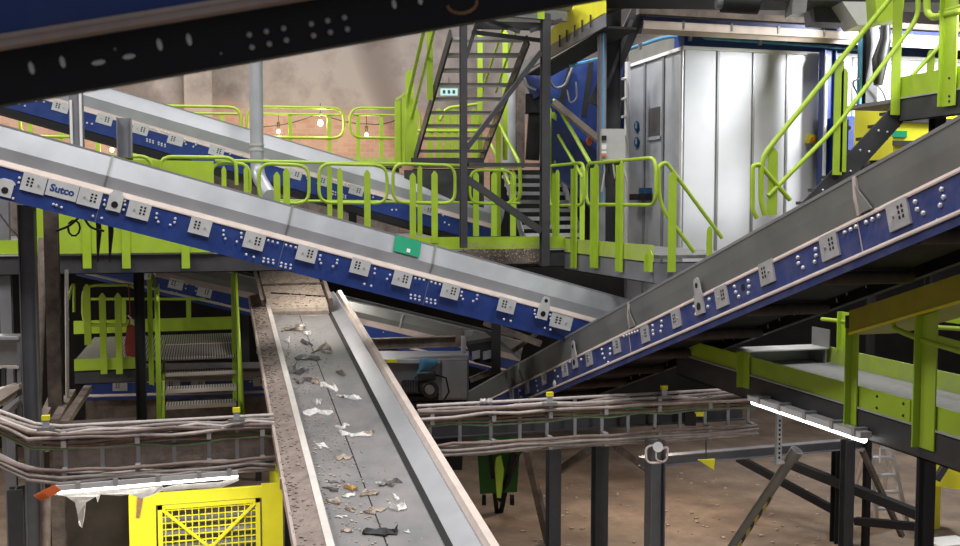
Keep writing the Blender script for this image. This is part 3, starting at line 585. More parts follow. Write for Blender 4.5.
for x, yt, yb in ((398.5, 99, 162), (405.5, 94, 162), (414, 98, 162)): post_px(lg, lambda a, b: at(a, b, 17.2), x, yt, yb, EX, .12)
MB().beam(at(396, 100, 17.2), at(406, 93, 17.2), .05, .05).part('cap_rail', M['limedirty'], lg)
bg = thing('railing', 'lime railing with many flat posts seen through the lower treads of the upper stair', 'railing', at(445, 160, 18.6))
for x in (430, 439, 447, 454, 461, 474): post_px(bg, lambda a, b: at(a, b, 18.6), x, 108, 162, EX, .11)
MB().tube([at(418, 131, 18.6), at(482, 131, 18.6)], .03).part('mid_rail', M['lime'], bg); MB().tube(rounded([at(440, 120, 18.6), at(446, 108, 18.6), at(478, 104, 18.6)], .2, 3, False), .03).part('top_rail', M['lime'], bg)
ld = thing('stair_landing', 'small dark landing beam at the foot of the upper stair', 'landing', at(448, 175, 16.0))
MB().beam(at(413, 163, 15.9), at(484, 163, 15.9), .9, .12).part('landing_deck', M['steel'], ld)
MB().prism([at(404, 170, 15.4), at(484, 170, 15.4), at(484, 208, 15.4), at(452, 200, 15.4), at(404, 178, 15.4)], FWDH*.1).part('side_skirt', M['steel'], ld); MB().beam(at(413, 173, 15.5), at(484, 173, 15.5), .1, .13).part('landing_beam', M['black'], ld)
ex = thing('exit_sign', 'small pale lit sign with dark marks hanging between the stair treads', 'sign', at(449, 97, 17.6))
c = at(449, 92, 17.6); MB().box(c, RIGHT*.30, EZ*.12, FWDH*.04).part('panel', M['lampdim'], ex)
for i in (-1, 0, 1): MB().box(c-FWDH*.022+RIGHT*.085*i, RIGHT*.045, EZ*.06, FWDH*.004).part('mark', M['signblue'], ex)
MB().cyl(c+EZ*.06, c+EZ*.25, .006).part('hanger_rod', M['steel'], ex)
# upper landing above the two columns
ul = thing('stair_landing', 'upper landing with grey channel edge and lime posts at the top of the stair', 'landing', at(530, 20, 14))
MB().beam(at(470, 8, 13.2), at(566, 17, 13.6), .08, .13).part('edge_channel', M['steelgrey'], ul)
MB().box(at(516, 14, 14.3), RIGHT*1.5, FWDH*1.6, EZ*.02).part('deck', M['galv'], ul)
MB().beam(at(472, 32, 13.6), at(545, 41, 13.9), .06, .05).part('lower_beam', M['steel'], ul)
MB().beam(at(476, 25, 13.6), at(550, 27, 13.9), .06, .10).part('lower_beam', M['steel'], ul)
for p, q in (((478, 16), (520, 32)), ((530, 31), (562, 20)), ((478, 20), (466, 58))): MB().beam(at(*p, 13.5), at(*q, 13.5), .04, .05).part('brace', M['steel'], ul)
for x, yt, yb in ((503.5, -8, 17), (541, -8, 19)): post_px(ul, lambda a, b: at(a, b, 13.3), x, yt, yb, EX, .095)
for x in (459, 447): post_px(ul, lambda a, b: at(a, b, 14.2), x, -8, 26, EX, .08)
MB().box(at(536, 3, 13.9), RIGHT*.9, FWDH*.02, EZ*.12).part('toe_board', M['lime'], ul)
# --- lower stair down to the spur
s2 = thing('steel_stair', 'short grey stair coming down onto the platform spur behind its loops', 'stair', at(555, 238, 15.8))
for i in range(8):
    f = i/7; d = 15.7+2.3*f; y = 235.5-59*f - (8*f if 0 else 0)
    xl_, xr_ = 523-19*f, 587-22*f
    p, q = at(xl_, y, d), at(xr_, y, d); q.z = p.z; q.y = p.y
    MB().box((p+q)/2, EX*(q.x-p.x), EY*.26, EZ*.06).part('tread', M['platedull'], s2)
    if i in (0, 7): (ends0 if i == 0 else ends1) if 0 else None
    if i == 0: e0 = (p.copy(), q.copy())
    e1 = (p, q)
MB().prism([at(490, 170, 18.8), at(600, 170, 18.8), at(600, 240, 18.8), at(490, 240, 18.8)], FWDH*.05).part('dark_backdrop', M['black'], s2)  # added black sheet, painted shade behind the open treads
for k in (0, 1): MB().beam(e0[k]-EZ*.03, e1[k]+EZ*.1, .02, .22).part('stringer', M['steelgrey'], s2)
h2 = thing('handrail', 'lime handrail loops along the right side of the short stair down to the spur', 'handrail', at(553, 238, 16.2))
MB().tube(rounded([at(550.5, 165, 16.2), at(550.5, 101, 16.6), at(554.5, 100, 16.5), at(590, 163, 14.9)], .18, 5, False), .032).part('bent_tube', M['lime'], h2)
MB().tube(rounded([at(555, 165, 16.2), at(554, 128, 16.4), at(583, 178, 15.2)], .15, 4, False), .026).part('mid_tube', M['lime'], h2)
post_px(h2, lambda a, b: at(a, b, 16.3), 553, 112, 238, EX, .09); post_px(h2, lambda a, b: at(a, b, 15.5), 582, 165, 240, EX, .08)
h3 = thing('handrail', 'thin lime handrail sloping right on the left side of the short stair', 'handrail', at(505, 238, 16.6))
MB().tube(rounded([at(497, 120, 17.2), at(520, 164, 16.2), at(520.5, 198, 16.2), at(512, 204, 16.4)], .15, 4, False), .032).part('bent_tube', M['lime'], h3)
MB().tube([at(489, 140, 17.3), at(510, 185, 16.4)], .024).part('mid_tube', M['lime'], h3)
post_px(h3, lambda a, b: at(a, b, 16.6), 498, 125, 236, EX, .09); post_px(h3, lambda a, b: at(a, b, 16.4), 513, 170, 236, EX, .09)
dp = MB(); rd = random.Random(9)
for i in range(420):
    x = rd.uniform(462, 543); y = rd.uniform(243, 262) if x > 480 else rd.uniform(243, 252); r = rd.uniform(.002, .009); c = PY(x, y, YM-.092); dp.box(c, EX*r*2, EY*r, EZ*r*1.6)
solo('litter_crumbs', dp, M['scrapt'], 'pale litter crumbs caught on the dark dusty beam under the middle platform edge', 'litter', None, 'stuff')
q0, q1 = PY(462, 252, YM-.06), PY(546, 252, YM-.06)
solo('edge_girder', MB().bx((q0.x, YM-.088, q0.z-.17), (q1.x, YM-.03, ZM-.02)), M['steelbrown'], 'litter-speckled brown girder between the two dark columns under the platform edge', 'girder')
# --- gallery before the back wall
YG = 21.5; g_ = lambda x, y: PY(x, y, YG)
gp = thing('gallery', 'far gallery walkway along the brick wall', 'platform', V((-4, YG+.8, g_(300, 163).z-.2)))
zG = g_(300, 164).z
MB().bx((-12, YG, zG-.06), (4.2, YB-.62, zG)).part('deck', M['steelbrown'], gp); MB().bx((-12, YG+.3, ZM), (4.2, YG+.32, zG-.06)).part('shade_skirt', M['steelbrown'], gp); MB().bx((-12, YG-.02, zG-.02), (4.2, YG, zG+.15)).part('toe_board', M['limedirty'], gp)  # skirt is an added dark sheet, shade under the gallery put into colour
for i, (x0, x1) in enumerate(((120, 241), (247, 344), (350, 420), (20, 112))):
    gr = thing('railing', ['far lime railing left of the downpipe, along the brick wall', 'far lime railing just right of the downpipe, below a hanging bulb', 'far lime railing ending at the upper stair', 'far lime railing glimpsed under the back conveyor at far left'][i], 'railing', V((g_((x0+x1)/2, 160).x, YG, zG)))
    loop_rail(gr, [g_(x0, 103.5+x0*.012), g_(x1, 105+x1*.009), g_(x1, 137+x1*.004), g_(x0, 136+x0*.004)], .03, .25)
    MB().tube([g_(x0+3, 111+x0*.01), g_(x1-3, 111.5+x1*.01)], .024).part('cable_rail', M['lime'], gr)
    for x in ([x0+(x1-x0)*f for f in (.12, .45, .85)]): post_px(gr, g_, x, 114, 162, EX, .085)
# --- right-hand lower walkway under the big conveyor
XA, XB = 5.0, 6.14; ZP = 3.05; Y0P, Y1P = 4.6, 9.9
rp = thing('walkway', 'right walkway with lime toe boards and grey grating under the big conveyor', 'platform', V(((XA+XB)/2, 8, ZP-.25)))
MB().bx((XA+.03, Y0P, ZP-.04), (XB, Y1P, ZP)).part('grating', M['grat'], rp)
MB().bx((XA-.012, Y0P, ZP-.01), (XA, Y1P, ZP+.16)).part('toe_board', M['lime'], rp)
MB().bx((XB, Y0P, ZP-.01), (XB+.012, 9.06, ZP+.16)).part('toe_board', M['limedirty'], rp)
MB().chan(V((XA-.02, Y0P, ZP-.135)), V((XA-.02, Y1P, ZP-.135)), .08, .225, -EX).part('edge_beam', M['steel'], rp)
MB().chan(V((XB, Y0P, ZP-.135)), V((XB, Y1P, ZP-.135)), .08, .225, EX).part('edge_beam', M['steel'], rp)
MB().bx((XA-.03, Y0P, ZP-.02), (XA+.02, Y1P, ZP-.005)).part('deck_edge', M['galv'], rp)
for y in (5.5, 7, 8.5): MB().bx((XA, y, ZP-.2), (XB, y+.08, ZP-.05)).part('cross_bar', M['steel'], rp)
pa_ = lambda x, y: PX(x, y, XA-.03)
pp = pa_(889, 402); MB().bx((XA-.02, pp.y-.22, ZP-.005), (XA-.012, pp.y+.22, ZP+.155)).part('splice_plate', M['lime'], rp)
for y in (pp.y-.15, pp.y+.15):
    for z in (.03, .12): MB().ball(V((XA-.022, y, ZP+z)), .012, 6, 4).part('bolt', M['steel'], rp)
ra = thing('railing', 'lime posts and bent tube on the near side of the right walkway', 'railing', V((XA-.03, 7.6, ZP)))
for x, yt, yb, w in ((745.5, 352, 388, .13), (853, 322, 425, .085), (926, 306, 449, .165)): post_px(ra, pa_, x, yt, yb, EY, w, leg=.06, point=.0)
MB().tube(rounded([pa_(893, 318), pa_(893, 328), pa_(922, 340), pa_(1070, 383)], .14, 5, False), .022).part('bent_tube', M['lime'], ra)
MB().beam(pa_(930, 337), pa_(1070, 374), .008, .05).part('mid_rail', M['lime'], ra)
rb2 = thing('railing', 'lime railing on the far side of the right walkway, behind the yellow guard', 'railing', V((XB+.03, 8.6, ZP)))
pb_ = lambda x, y: PX(x, y, XB+.03)
post_px(rb2, pb_, 844.5, 312, 352, EY, .14, point=0); MB().tube([pb_(822, 319), pb_(860, 323), pb_(985, 330)], .02).part('mid_rail', M['lime'], rb2)
MB().beam(pb_(930, 317), pb_(985, 324), .03, .05).part('top_rail', M['lime'], rb2)
stp = thing('step_plate', 'grey folded steel step resting on the right walkway below the big conveyor', 'step', V((5.55, 9.4, ZP)))
p = V((5.6, 8.55, 0))
MB().box(V((5.6, p.y+.35, ZP+.15)), EX*1.0, EY*.30, EZ*.012).part('tread', M['alu'], stp); MB().box(V((6.1, p.y+.35, ZP+.24)), EX*.012, EY*.30, EZ*.2).part('side_plate', M['galvdark'], stp)
MB().box(V((5.6, p.y+.5, ZP+.075)), EX*.98, EY*.012, EZ*.15).part('riser', M['galvdark'], stp)
MB().box(V((5.12, p.y+.35, ZP+.07)), EX*.02, EY*.28, EZ*.14).part('foot', M['galvdark'], stp); MB().box(V((6.07, p.y+.35, ZP+.07)), EX*.02, EY*.28, EZ*.14).part('foot', M['galvdark'], stp)
# yellow guard under the big conveyor
YGX = 4.9
q = [PX(849, 311, YGX), PX(1090, 230, YGX), PX(1090, 266, YGX), PX(849, 335, YGX)]
yg = thing('guard_panel', 'dull yellow guard trough slung under the big conveyor at right', 'guard', q[3].lerp(q[2], .5))
MB().prism(q, EX*.012).part('side_sheet', M['olive'], yg); MB().prism([q[3], q[2], q[2]+EX*.5, q[3]+EX*.5], EZ*.012).part('bottom_sheet', M['olive'], yg)
MB().prism([p-EX*.008 for p in (q[3], q[2], q[2]+EZ*.02, q[3]+EZ*.02)], EX*.012).part('bottom_lip', M['yellow'], yg)
MB().box(q[0].lerp(q[3], .45)+EY*.01, EX*.05, EY*.012, EZ*.10).part('end_plate', M['steelbrown'], yg)
# --- right upper stair and landing
YS = 9.4; XP = 7.38; ss_ = lambda x, y: PY(x, y, YS)
s3_ = thing('steel_stair', 'dark stair with lime handrails climbing right in front of the silver room', 'stair', ss_(860, 165))
sa, sb = ss_(800, 205), ss_(909, 89); 
for dy in (0,): MB().prism([sa+EY*dy, sb+EY*dy, sb+EY*dy-EZ*.30, sa+EY*dy-EZ*.34], EY*.02).part('stringer', M['steel'], s3_)
for i in range(9):
    p = sa.lerp(sb, (i+.5)/9); MB().box(p+EY*.12-EZ*.19, EX*.25, EY*.22, EZ*.035).part('tread', M['steel'], s3_)
for i in range(10):
    p = sa.lerp(sb, .12+.085*i); MB().ball(p-EY*.004-EZ*(.10 if i % 2 else .22), .014, 6, 4).part('bolt', M['bolt'], s3_)
YK = 11.0; k1 = lambda x, y: PY(x, y, YK)
ykc = thing('yellow_container', 'yellow container with dark horizontal bands and a green sticker, behind the right stair', 'container', V((k1(930, 150).x, YK+.4, 0)))
p, q = k1(894, 104), k1(975, 160); [MB().bx((x, YK+.5, 0), (x+.08, YK+.58, q.z)).part('leg', M['black'], ykc) for x in (p.x+.1, q.x-.2)]; MB().bx((p.x, YK, q.z), (q.x, YK+.8, p.z)).part('body', M['yellow'], ykc)
for y in (120, 143): z = k1(900, y).z; MB().bx((p.x-.01, YK-.03, z-.03), (q.x, YK, z+.03)).part('band', M['steel'], ykc)
MB().box(k1(899, 134)-EY*.008, EX*.22, EY*.012, EZ*.08).part('green_sticker', M['green'], ykc)
MB().cyl(k1(912, 106)-EY*.05, k1(920, 108)-EY*.05, .03).part('orange_latch', M['orange'], ykc)
r3a = thing('handrail', 'near lime handrail of the right stair, with tall flat posts', 'handrail', ss_(838, 190))
yb_ = lambda x, y: PY(x, y, YS-.03)
MB().tube(rounded([yb_(757, 218), yb_(752.5, 210), yb_(752.5, 166), yb_(759, 164), yb_(790, 200)], .12, 5, False), .026).part('bent_tube', M['lime'], r3a)
MB().tube(rounded([yb_(765, 215), yb_(761, 200), yb_(761, 158), yb_(889, 0), yb_(900, -14)], .15, 5, False), .03).part('top_rail', M['lime'], r3a)
MB().tube(rounded([yb_(768, 196), yb_(835, 128), yb_(912, 26), yb_(918, 14), yb_(918, -15)], .2, 5, False), .026).part('mid_rail', M['lime'], r3a)
for x, yt, yb, w in ((772, 148, 215, .11), (837, 57, 175, .11), (842.5, 68, 172, .08), (895, -20, 115, .115)): post_px(r3a, yb_, x, yt, yb, EX, w, leg=.04)
r3b = thing('handrail', 'far lime handrail of the right stair showing beside the landing post', 'handrail', ss_(925, 95)+EY*1.0)
yc_ = lambda x, y: PY(x, y, YS+1.0)
MB().tube([yc_(912, 76), yc_(985, -3)], .026).part('mid_rail', M['lime'], r3b); post_px(r3b, yc_, 930, 50, 90, EX, .1)
lp = thing('stair_landing', 'lime edged landing at the top of the right stair, upper right corner', 'landing', PX(936, 96, XP))
x_ = lambda x, y: PX(x, y, XP)
zt = x_(936, 92).z; MB().bx((XP, 6.2, zt-.04), (XP+2, YS+1.0, zt)).part('deck', M['grat'], lp)
MB().bx((XP-.02, 6.2, zt-.005), (XP-.005, YS, zt+.22)).part('toe_board', M['lime'], lp)
MB().chan(V((XP-.02, 6.2, zt-.14)), V((XP-.02, YS, zt-.14)), .08, .25, -EX).part('edge_beam', M['steel'], lp)
MB().bx((XP-.035, 6.2, zt-.02), (XP-.02, YS, zt-.004)).part('deck_edge', M['galv'], lp)
for yy in (6.6, 9.0): MB().hbeam(V((XP+.15, yy, 0)), V((XP+.15, yy, zt-.05)), .12, .12, EX).part('support_leg', M['black'], lp)
rr = thing('railing', 'lime railing with a wide slotted post on the upper right landing', 'railing', PX(948, 96, XP-.05))
xx_ = lambda x, y: PX(x, y, XP-.05)
post_px(rr, xx_, 948.5, -30, 106, EY, .19, leg=.06)
MB().tube(rounded([xx_(926.5, -20), xx_(927, 13), xx_(933, 17.5), xx_(990, 3)], .16, 5, False), .036).part('bent_tube', M['lime'], rr)
MB().tube([xx_(940, 12), xx_(990, -2)], .02).part('mid_rail', M['lime'], rr)
for y in (78, 96, 101): MB().ball(xx_(950, y)-EX*.01, .014, 6, 4).part('bolt', M['steel'], rr)
# --- lower left platform and stair
ZL = 2.57; YL = at(108, 360, 13.5).y; l_ = lambda x, y: PY(x, y, YL)
p0, p1 = l_(74, 360), l_(141, 360)
lo = thing('steel_platform', 'lower left platform with lime toe board and ridged deck', 'platform', V(((p0.x+p1.x)/2, YL+1, ZL-.3)))
MB().bx((p0.x, YL+.02, ZL-.04), (p1.x+1.3, YL+2.6, ZL)).part('deck', M['ridged'], lo)
MB().bx((p0.x, YL, ZL-.14), (p1.x, YL+.012, ZL+.02)).part('toe_board', M['lime'], lo)
MB().chan(V((p0.x, YL+.02, ZL-.24)), V((p1.x+.1, YL+.02, ZL-.24)), .08, .18, -EY).part('edge_beam', M['steel'], lo)
MB().bx((p0.x-.3, YL+2.6, ZL+.06), (p1.x+1.35, YL+2.62, ZL+.27)).part('rear_toe_board', M['lime'], lo)
lr = thing('railing', 'lime loop railing on the lower left platform above its toe board', 'railing', l_(105, 372))
loop_rail(lr, [l_(83, 285.5), l_(138, 284.5), l_(138, 325), l_(83, 325)])
for x, yt, yb in ((104, 293, 374), (119.5, 293, 374), (88, 284, 345)): post_px(lr, lambda a, b: PY(a, b, YL-.02), x, yt, yb, EX, .085)
MB().tube(rounded([l_(68, 300), l_(74, 280), l_(74, 312)], .1, 3, False), .02).part('bent_tube', M['lime'], lr)
lrr = thing('railing', 'rear lime railing beyond the lower stair, below the lower conveyor', 'railing', PY(190, 335, YL+2.6))
k_ = lambda x, y: PY(x, y, YL+2.58)
MB().beam(k_(84, 299), k_(205, 299), .03, .04).part('top_rail', M['lime'], lrr)
for x in (124, 189): post_px(lrr, k_, x, 298, 330, EX, .075)
s4 = thing('steel_stair', 'lower stair of perforated grating treads between lime stringers', 'stair', at(202, 412, 12.8))
tr = [(344, 15.1), (357, 14.5), (372.5, 13.9), (389, 13.35), (405, 12.85)]
for y, d in tr:
    p, q = at(166, y, d), at(236.5, y, d); c = (p+q)/2; c.z = p.z
    MB().box(c+EY*.13, EX*(q.x-p.x), EY*.30, EZ*.02).part('tread', M['ridged'], s4)
    MB().box(c-EY*.02-EZ*.01, EX*(q.x-p.x), EY*.012, EZ*.05).part('nosing', M['pink'], s4)
for x0, x1 in ((164, 163.5), (237.5, 240)):
    p, q = at(x0, 346, 15.2), at(x1, 425, 12.5); MB().beam(p, q, .03, .2).part('stringer', M['lime'], s4)
h4 = thing('handrail', 'lime handrail on the left of the lower stair, two flat posts close together', 'handrail', at(158, 415, 13.0))
for x, yt, yb, d in ((153.5, 276, 385, 13.6), (161.5, 284, 422, 13.0)): post_px(h4, lambda a, b, d=d: at(a, b, d), x, yt, yb, EY, .11, leg=.06)
MB().tube(rounded([at(150, 285, 15), at(153, 275, 14), at(158, 300, 12.8)], .1, 3, False), .022).part('bent_tube', M['lime'], h4)
h5 = thing('handrail', 'lime handrail on the right of the lower stair, running beside the centre conveyor', 'handrail', at(242, 415, 13.0))
MB().tube(rounded([at(234.5, 265, 15), at(243, 418, 12.8)], .1, 3, False), .03).part('bent_tube', M['lime'], h5)
post_px(h5, lambda a, b: at(a, b, 14), 236.5, 270, 400, EY, .10, leg=.05)
rg = thing('hanging_bag', 'red fabric bag hanging from the lower left railing on a red cord', 'bag', l_(131, 358)-EY*.06)
y_ = lambda x, y: PY(x, y, YL-.09)
bb = MB(); pts = [y_(127, 326), y_(136, 326), y_(137, 345), y_(135, 357), y_(126, 356), y_(124.5, 345)]
bb.prism(pts, EY*.07).part('bag', M['red'], rg)
MB().tube([y_(128.5, 284), y_(129.5, 300), y_(130.5, 318), y_(128, 327)], .008).part('cord', M['red'], rg)
MB().tube([y_(128, 315), y_(131, 318), y_(134, 325)], .014).part('knot', M['pink'], rg)
# ------------------------------------------------------------------ silver room and what surrounds it
XR, YR_ = 6.95, PY(684, 100, 13.6).y; XR = PY(684, 100, 13.6).x; YB0 = 13.6
zT = PY(684, 47.5, 13.6).z; YE = PX(627, 100, XR).y
rm = thing('silver_cabin', 'large silver sheet-metal room at right, its near corner behind the platform spur', 'cabin', V((XR+4, YB0+1.5, ZM)))
ZC = ZM; ZM = 2.9; MB().bx((XR+.03, YB0+.03, ZC), (XR+9.5, YE, zT)).part('core', M['galvdark'], rm)
xs = [XR]+[PY(x, 100, YB0).x for x in (717.5, 753, 786.5, 820, 852)]+[XR+5.0, XR+6.0, XR+7.1, XR+8.2, XR+9.5]
for i, (a, b) in enumerate(zip(xs, xs[1:])):
    ZM = 2.9 if i < 3 else ZC
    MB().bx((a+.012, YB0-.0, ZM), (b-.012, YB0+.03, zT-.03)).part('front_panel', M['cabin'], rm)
    MB().bx((b-.018, YB0-.02, ZM), (b+.018, YB0+.01, zT-.03)).part('seam_strip', M['galvdark'], rm)
ZM = 2.9; ys = [YB0]+[PX(x, 100, XR).y for x in (664, 645.5, 628)]
for a, b in zip(ys, ys[1:]):
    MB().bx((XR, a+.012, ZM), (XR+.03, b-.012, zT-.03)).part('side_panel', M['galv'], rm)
    MB().bx((XR-.025, b-.03, ZM), (XR+.01, b+.03, zT-.03)).part('seam_strip', M['steelgrey'], rm)
MB().bx((XR-.04, YB0-.04, zT-.03), (XR+9.5, YE, zT+.02)).part('roof_rail', M['white'], rm)
MB().bx((XR-.02, YB0-.02, zT+.02), (XR+9.5, YB0+.3, zT+.2)).part('blue_fascia', M['blue'], rm)
MB().bx((XR+.02, YB0+.3, zT+.02), (XR+9.5, YE, zT+.32)).part('roof_box', M['galvdark'], rm)
xw = lambda x, y: PX(x, y, XR-.005)
a, b = xw(662, 106), xw(648.5, 137); MB().bx((XR-.012, a.y, b.z), (XR, b.y, a.z)).part('window_pane', M['glass'], rm)
for yy in (a.y, b.y): MB().bx((XR-.02, yy-.02, b.z-.03), (XR, yy+.02, a.z+.03)).part('window_frame', M['galv'], rm)
MB().bx((XR-.03, a.y, b.z-.06), (XR, b.y, b.z-.01)).part('window_frame', M['galv'], rm)
MB().cyl(xw(681.5, 250)-EX*.03, V((XR-.035, xw(681.5, 250).y, zT)), .025).part('corner_pipe', M['alu'], rm)
ZM = ZC
for i, (x, y) in enumerate(((637.5, 126), (637.5, 142))):
    s = thing('safety_sign', ['upper round blue safety sign on the side of the silver room', 'lower round blue safety sign on the side of the silver room'][i], 'sign', xw(x, y+7)-EX*.02)
    c = xw(x, y)-EX*.012; mb = MB().cyl(c, c-EX*.012, .085, 16).part('disc', M['signblue'], s); MB().box(c-EX*.014, EX*.004, EY*.035, EZ*.07).part('pictogram', M['plate'], s); MB().ball(c-EX*.014+EZ*.045, .02, 8, 5, (.1, 1, 1)).part('pictogram', M['plate'], s)
bn = thing('wall_bracket', 'black bracket on the silver room wall beside the railing loop', 'bracket', xw(644, 205)-EX*.1)
MB().box(xw(645, 197)-EX*.08, EX*.14, EY*.55, EZ*.10).part('tray', M['black'], bn); MB().box(xw(648, 193)-EX*.05, EX*.1, EY*.28, EZ*.16).part('cup', M['signblue'], bn)
cp = thing('conduit', 'pale blue conduit running along the top of the silver room', 'pipe', xw(670, 38))
MB().tube(rounded([at(570, 66, 15.0), at(602, 58, 15.2), xw(672, 36)-EX*.05, PY(705, 38, YB0-.06), PY(800, 44.5, YB0-.06), PY(870, 50, YB0-.06)], .2, 4, False), .026).part('pipe', M['ragblue'], cp)
for x, y in ((640, 46.5), (690, 37.5), (760, 42)): MB().box(PY(x, y, YB0-.06), EX*.04, EY*.06, EZ*.09).part('clip', M['galv'], cp)
# conveyor over the room
YO = 12.9; o_ = lambda x, y: PY(x, y, YO)
ov = thing('overhead_conveyor', 'level conveyor with blue side and pale dusty flange passing above the silver room', 'conveyor', o_(800, 36))
z1, z2, z3, z4 = o_(643, 9).z, o_(643, 16).z, o_(643, 21.5).z, o_(700, 34).z
xa = o_(643, 20).x
MB().bx((xa, YO-.02, z3), (xa+9, YO, z2)).part('side_web', M['bluedusty'], ov)
MB().prism([V((xa, YO-.03, z3)), V((xa, YO-.03, z3-.012)), V((xa, YO+.05, z3-.16)), V((xa, YO+.05, z3-.148))], EX*9).part('flange', M['pink'], ov)
MB().bx((xa, YO-.03, z3-.10), (xa+9, YO-.018, z3+.012)).part('flange_edge', M['pink'], ov)
MB().bx((xa-.1, YO-.1, z2+.01), (xa+9, YO+.02, z1)).part('top_beam', M['steelbrown'], ov)
MB().bx((xa, YO+.02, z3), (xa+9, YO+.9, z3+.02)).part('bottom', M['black'], ov)
for i in range(7):
    x = xa+.6+i*.75; MB().box(V((x, YO-.03, z3-.02)), EX*.03, EY*.03, EZ*.1).part('clip', M['galvdark'], ov)
# dark roof clutter
for i, (p, q, w, h, d, mt, lb) in enumerate([
    ((600, -10), (960, -6), .6, .35, 13.2, 'black', 'black overhead girder at the top edge above the silver room'),
    ((596, 105), (646, -5), .22, .22, 14.2, 'steel', 'thick dark diagonal strut left of the silver room'),
    ((606, 88), (632, 20), .04, .05, 13.9, 'steelgrey', 'thin grey rod beside the thick diagonal strut'),
    ((600, 16), (642, 0), .04, .04, 13.6, 'steelbrown', 'thin brown rail near the top above the blue machine')]):
    solo('roof_strut', MB().beam(at(*p, d), at(*q, d), w, h), M[mt], lb, 'strut')
for i, (poly, d, dp, mt, lb) in enumerate([
    ([(838, -5), (880, -5), (880, 24), (858, 25)], 12.9, .5, 'grey', 'light grey tapered chute above the silver room roof'),
    ([(812, -5), (838, -5), (848, 23), (815, 22)], 13.3, .4, 'steel', 'dark grey chute side beside the light grey chute'),
    ([(793, -5), (808, -5), (806, 12), (792, 14)], 12.8, .3, 'galvdark', 'small scuffed metal housing near the top right'),
    ([(875, -5), (905, -5), (902, 20), (877, 22)], 12.4, .3, 'lime', 'lime plate near the top right behind the stair rails')]):
    ps = [at(*p, d) for p in poly]; solo('chute', MB().prism(ps, FWDH*dp), M[mt], lb, 'chute')
mt_ = thing('motor', 'dark motor with a pale cap among the black clutter at the top right', 'motor', at(730, 8, 12.8))
MB().cyl(at(722, 2, 12.8), at(758, 4, 12.8), .13, 14).part('motor_body', M['black'], mt_); MB().cyl(at(716, 2, 12.8), at(722, 2, 12.8), .09, 12).part('end_cap', M['steelgrey'], mt_); MB().box(at(740, -4, 12.8), RIGHT*.2, FWDH*.15, EZ*.1).part('terminal_box', M['steel'], mt_)
# columns at the corner of the room
cl = thing('steel_column', 'dark H-column with a blue pipe before the silver room, right of centre', 'column', V((PY(866, 100, 12.4).x, 12.4, ZM)))
c = PY(867, 100, 12.4).x; MB().hbeam(V((c, 12.4, ZM)), V((c, 12.4, 9.2)), .19, .19, EX).part('shaft', M['steel'], cl)
MB().cyl(V((c-.16, 12.36, ZM)), V((c-.16, 12.36, PY(860, 36, 12.36).z)), .035).part('pipe', M['pvcblue'], cl)
bl = thing('blue_column', 'narrow blue steel upright on the silver room front behind the stair rail', 'column', V((PY(829, 100, 13.3).x, 13.3, ZM)))
c = PY(829, 100, 13.3).x; MB().hbeam(V((c, 13.35, ZM)), V((c, 13.35, PY(829, 50, 13.3).z)), .15, .2, EY).part('shaft', M['blue'], bl); MB().bx((c-.12, 13.22, ZM), (c-.085, 13.26, PY(829, 56, 13.3).z)).part('edge_strip', M['white'], bl)
bx_ = thing('blue_box', 'blue equipment box on the platform behind the right stair handrail', 'box', PY(853, 175, 12.9))
p, q = PY(845, 116, 12.9), PY(862, 185, 12.9); MB().bx((p.x, 12.9, q.z), (q.x, 13.57, p.z)).part('body', M['blue'], bx_); MB().bx((p.x+.05, 12.88, q.z+.5), (q.x-.05, 12.9, p.z-.05)).part('door', M['bluedusty'], bx_); MB().cyl(PY(849, 128, 12.87), PY(849, 128, 12.83), .03).part('knob', M['black'], bx_)
cbx = thing('cable_drop', 'thick black cable bundle hanging beside the dark H-column at right', 'cable', PY(878, 100, 12.2))
MB().tube([PY(886, 15, 12.1), PY(885, 40, 12.1), PY(880, 60, 12.1), PY(878, 85, 12.1)], [.05, .08, .11, .06], 8).part('bundle', M['cblack'], cbx)
MB().tube(rounded([PY(858, 95, 12.2), PY(852, 82, 12.2), PY(860, 78, 12.2)], .15, 4, False), .012).part('loose_loop', M['cblack'], cbx); MB().tube(rounded([PY(874, 82, 12.2), PY(884, 92, 12.2), PY(888, 110, 12.2)], .2, 4, False), .014).part('loose_loop', M['steelgrey'], cbx)
es = thing('emergency_stop', 'small yellow and orange button box on the silver room front', 'switch', PY(811.5, 144, YB0-.05))
MB().box(PY(811.5, 139, YB0-.04), EX*.16, EY*.08, EZ*.13).part('box', M['yellow'], es); MB().cyl(PY(813, 139, YB0-.08), PY(813, 139, YB0-.13), .035).part('button', M['orange'], es)
# --- left of the room: blue machine, columns, boxes
gc = thing('steel_column', 'grey column with a blue conduit left of the silver room, behind the small electrical box', 'column', at(600.5, 250, 13.2))
a = at(600.5, 255, 13.2); a.z = ZM; MB().hbeam(a, V((a.x, a.y, 9.3)), .09, .09, EX).part('shaft', M['steelgrey'], gc); MB().cyl(a+V((-.01, -.08, .6)), V((a.x-.01, a.y-.08, 9.3)), .014).part('conduit', M['pvcblue'], gc)
bc = thing('steel_column', 'dark brown H-column beside the silver room carrying hanging cables', 'column', at(610, 262, 13.9))
a = at(611, 265, 13.9); a.z = ZM; MB().hbeam(a, V((a.x, a.y, 9.5)), .2, .2, FWDH).part('shaft', M['steel'], bc)
ps = thing('steel_column', 'slim galvanised post with clips along the far corner of the silver room', 'column', at(627, 200, 16.4))
a = at(626, 245, 16.0); MB().cyl(a, V((a.x, a.y, at(628, 62, 16.0).z)), .045, 10).part('shaft', M['alu'], ps)
for y in (78, 98, 116, 135): MB().cyl(at(626, y, 16), at(622, y+1, 15.9), .02).part('clip', M['alu'], ps)
eb = thing('electrical_box', 'light grey electrical box fixed to the column above the spur railing', 'box', at(612, 160, 12.9))
